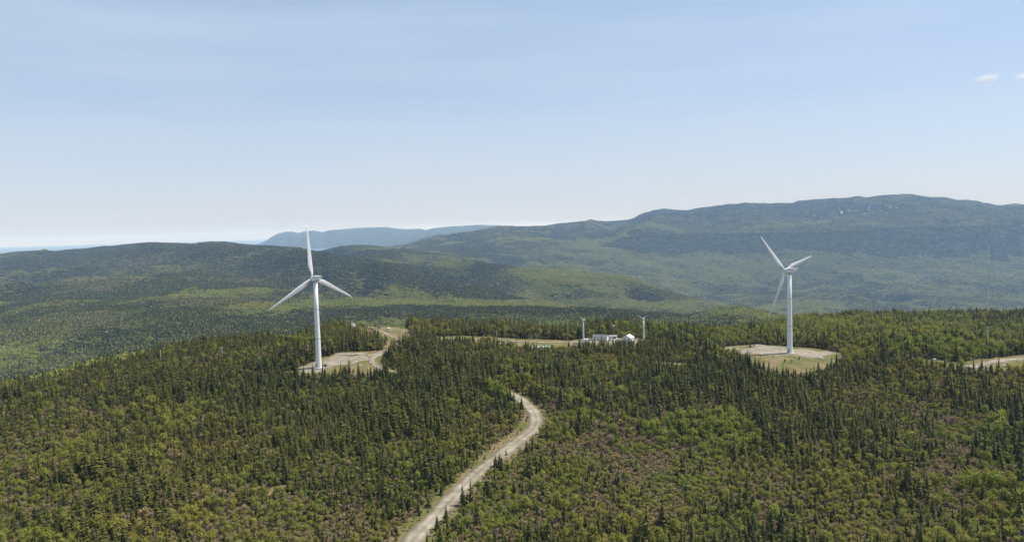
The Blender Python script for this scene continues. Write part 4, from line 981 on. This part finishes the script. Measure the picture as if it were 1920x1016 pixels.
for mixn, (a, b_) in enumerate(((.90, .97), (.52, .90), (.14, .95), (.35, .55))):   # dark, mixed, pale, brownish
    for v in range(3):
        m = MB(); placed = []; tints = []
        for _ in range(160):
            x, y = RS.uniform(-9, 9), RS.uniform(-9, 9)
            if x * x + y * y > 81 or any((x - q[0]) ** 2 + (y - q[1]) ** 2 < 4.4 for q in placed): continue
            placed.append((x, y)); q = RS.random(); nf0 = len(m.f); g_ = RS.uniform(.68, 1.32); tn = (g_ * RS.uniform(.92, 1.12), g_, g_ * RS.uniform(.85, 1.1))
            if q < a: cone_tree(m, RS, x, y, RS.uniform(5.5, 10.5), RS.uniform(1.1, 1.7), 0)
            elif q < b_: round_tree(m, RS, x, y, RS.uniform(5, 8), RS.uniform(1.6, 2.3), 1)
            else: round_tree(m, RS, x, y, RS.uniform(4, 6.5), RS.uniform(1.5, 2.1), 2, 26)
            tints += [(*tn, 1.0)] * (len(m.f) - nf0)
        me = m.mesh('stand', [M_FSP, M_FBI, M_FBA]); ca = me.attributes.new('tint', 'FLOAT_COLOR', 'FACE'); ca.data.foreach_set('color', np.array(tints, np.float32).ravel())
        o = bpy.data.objects.new(f'stand_source_{ti:02d}', me); FAR.objects.link(o); ti += 1
# what can be seen from near the camera: running horizon along each azimuth
run = np.maximum.accumulate((GZ - CZ) / RR[None], axis=1)
FB = [ # photo px blobs on the far hills: dark, mixed, pale, brown
 (1700,510,320,26,(-2.6,.2,2.6,0)),(1350,505,260,24,(-2.0,.3,2.2,0)),(1120,480,120,14,(-1.5,.3,2,0)),(1500,575,140,12,(1.8,0,-.8,0)),(1550,396,560,16,(2.2,.4,-1.6,0)),
 (660,486,70,9,(4,0,-3,-1)),(740,508,70,11,(3.0,0,-2,0)),(800,528,60,10,(2.8,0,-2,0)),(860,545,60,9,(2.4,0,-1.6,0)),(930,562,60,8,(2.2,0,-1.4,0)),(600,478,120,10,(1.4,.2,-.8,0)),(300,470,160,14,(1.6,.2,-1,.2)),(100,480,100,14,(1.6,.2,-1,.2)),
 (300,508,70,12,(-.6,.2,1.2,.6)),(330,590,400,50,(.8,.6,-1.1,.5)),(90,640,160,40,(.6,.4,.3,.2)),(250,490,330,34,(1.2,.3,-1.2,.5)),(420,560,120,22,(-.4,.2,.4,1.2)),(200,600,200,24,(-.2,.4,-.2,1.2)),(430,620,110,30,(1.0,.4,.2,-.4)),(300,650,140,30,(.4,.3,.6,-.4)),(670,556,90,16,(-.6,.2,1.3,.6)),
 (750,573,220,5,(-1,.0,2.0,.4)),(1000,572,260,6,(-1,0,2.0,.2)),(1385,588,120,20,(-2.2,.4,2.4,0)),(1000,570,330,5,(-3,0,3,.5)),(850,592,230,13,(2.6,.6,-1.2,-1.5)),(1150,597,200,12,(2.2,.7,-.8,-1.5)),(1400,600,70,16,(.2,.7,.8,-1)),
 (960,508,120,14,(-2,.2,2.4,.2)),(1150,522,100,14,(-2,.2,2.4,.3)),(800,494,90,7,(-2,.2,2.4,.2)),(1000,545,120,12,(.6,.4,.4,.2)),(1080,560,100,10,(.6,.3,.3,.3)),(980,450,80,12,(-.2,.3,.8,0)),(1060,445,60,10,(1.0,.2,-.2,0)),(830,478,60,6,(.8,.2,.2,0)),(720,465,60,7,(.2,.3,.6,0)),
]
def far_points(rmin, rmax, spc):
    X, Y = hexpts(rmin, rmax, D2R(46), spc)
    az = np.arctan2(X, Y); r = np.hypot(X, Y); edge = np.interp(az, AZ, EDGE)
    k = r > np.maximum(edge + 68, rmin); X, Y, az, r = X[k], Y[k], az[k], r[k]
    Z = H(X, Y)
    ia = np.clip(((az - AZ[0]) / (AZ[1] - AZ[0])).round().astype(int), 0, NA - 1); ir = np.clip(np.searchsorted(RR, r) - 1, 0, NR - 1)
    k = ((Z - CZ + 40) / r > run[ia, ir]) & ((Z > SEA + CZ + 3) | (az > azel(760, 480)[0]))
    return X[k], Y[k], Z[k], r[k]
parts_ = [far_points(440, 2200, 12.5), far_points(2200, 4000, 14), far_points(4000, 7500, 18), far_points(7500, 12500, 27)]
fsc = np.concatenate([np.full(len(p_[0]), s) for p_, s in zip(parts_, (.95, 1.0, 1.15, 1.5))])
FX, FY, FZ, FR = [np.concatenate([p_[i] for p_ in parts_]) for i in range(4)]
fpx, fpy, _ = pix(FX, FY, FZ)
w = np.stack([0.65 + 5.0 * fbm(FX, FY, 260, 5, 3.), 0.7 + 2.0 * fbm(FX, FY, 120, 4, 17.), 0.25 + 5.0 * fbm(FX, FY, 200, 5, 41.), -0.1 + 4.0 * fbm(FX, FY, 170, 4, 63.)], -1)
for bx, by, rx, ry, lw in FB:
    gq = np.exp(-(((fpx - bx) / rx) ** 2 + ((fpy - by) / ry) ** 2) * .9); w += gq[:, None] * np.array(lw)
spur = (0.5 - np.abs(fbm(FX, FY, 900, 3, 33.0)) * 1.8) * .6 + (0.5 - np.abs(fbm(FX, FY, 420, 4)) * 1.6) * .4 - 0.22   # pale birch on spurs, dark spruce in gullies, standing in for relief shading
w[:, 0] -= spur * 3.6; w[:, 2] += spur * 3.6
faz = np.arctan2(FX, FY); gR, hR = np.interp(faz, AZ, L_G[0]), np.interp(faz, AZ, L_H[0]); rt = fpx > 1145 + 60 * fbm(FX, FY, 300, 2)
jit = fbm(FX, FY, 220, 3, 5.) * 380
band = rt & (FR > gR - 120 + jit * .8) & (FR < hR + 40); w[band] = (6, .5, -3, -2)  # escarpment all dark spruce, its tone also standing for the face's shade
low = rt & (FR <= gR - 120 + jit * .8) & (fpy < 590); w[low] += (-1.0, .6, 1.3, 0)
up = rt & (FR >= hR + 40) & (FR < hR + 1500); w[up] += (-.7, 1.3, .9, .8)
w += rs.gumbel(0, .34, w.shape)
typ = w.argmax(-1)
fix = typ * 3 + rs.randint(0, 3, len(FX))
frz = np.zeros((len(FX), 3)); frz[:, 2] = rs.uniform(0, 6.283, len(FX))
fs = np.stack([fsc * rs.uniform(.9, 1.15, len(FX))] * 3, -1); fs[:, 2] = rs.uniform(.8, 1.1, len(FX))
scatter('far_forest', FAR, np.stack([FX, FY, FZ - .3], -1), frz, fs, fix)
sq = MB(); rg = random.Random(8)
for _ in range(34):                  # pale rock slides high on the right-hand mountain
    cx_, cy_ = rg.choice(((1590, 396, 60, 4), (1640, 396, 50, 4), (1360, 398, 40, 6), (1700, 386, 90, 5), (1520, 414, 30, 4), (1660, 404, 120, 8)))[:2], 0
    x_, y_ = cx_[0] + rg.gauss(0, 38), cx_[1] + rg.gauss(0, 4)
    dd_ = ray(x_, y_); hh_ = math.hypot(dd_[0], dd_[1]); q_ = np.arange(7500, 13500, 8.0)
    zz_ = H(dd_[0] / hh_ * q_, dd_[1] / hh_ * q_); bl = zz_ > CZ + dd_[2] / hh_ * q_
    if not bl.any(): continue
    q0 = q_[int(np.argmax(bl))]; x0, y0 = dd_[0] / hh_ * q0, dd_[1] / hh_ * q0
    wd, dp_ = rg.uniform(5, 16), rg.uniform(10, 34); pts_ = [(x0 + math.cos(t) * wd * rg.uniform(.5, 1.2), y0 + math.sin(t) * dp_ * rg.uniform(.5, 1.2)) for t in np.linspace(0, 5.6, 9)]
    sq.add([(a_, b__, float(H(a_, b__)) + 9.0) for a_, b__ in pts_] + [(x0, y0, float(H(x0, y0)) + 11.0)], [(i, (i + 1) % 9, 9) for i in range(9)])
tag(sq.obj('scree', noisy(mat('pale_rock', (0.30, 0.27, 0.25), 0.95), (0.20, 0.18, 0.17), 0.02)), kind='stuff')
print('near trees', len(X), 'far stands', len(FX))
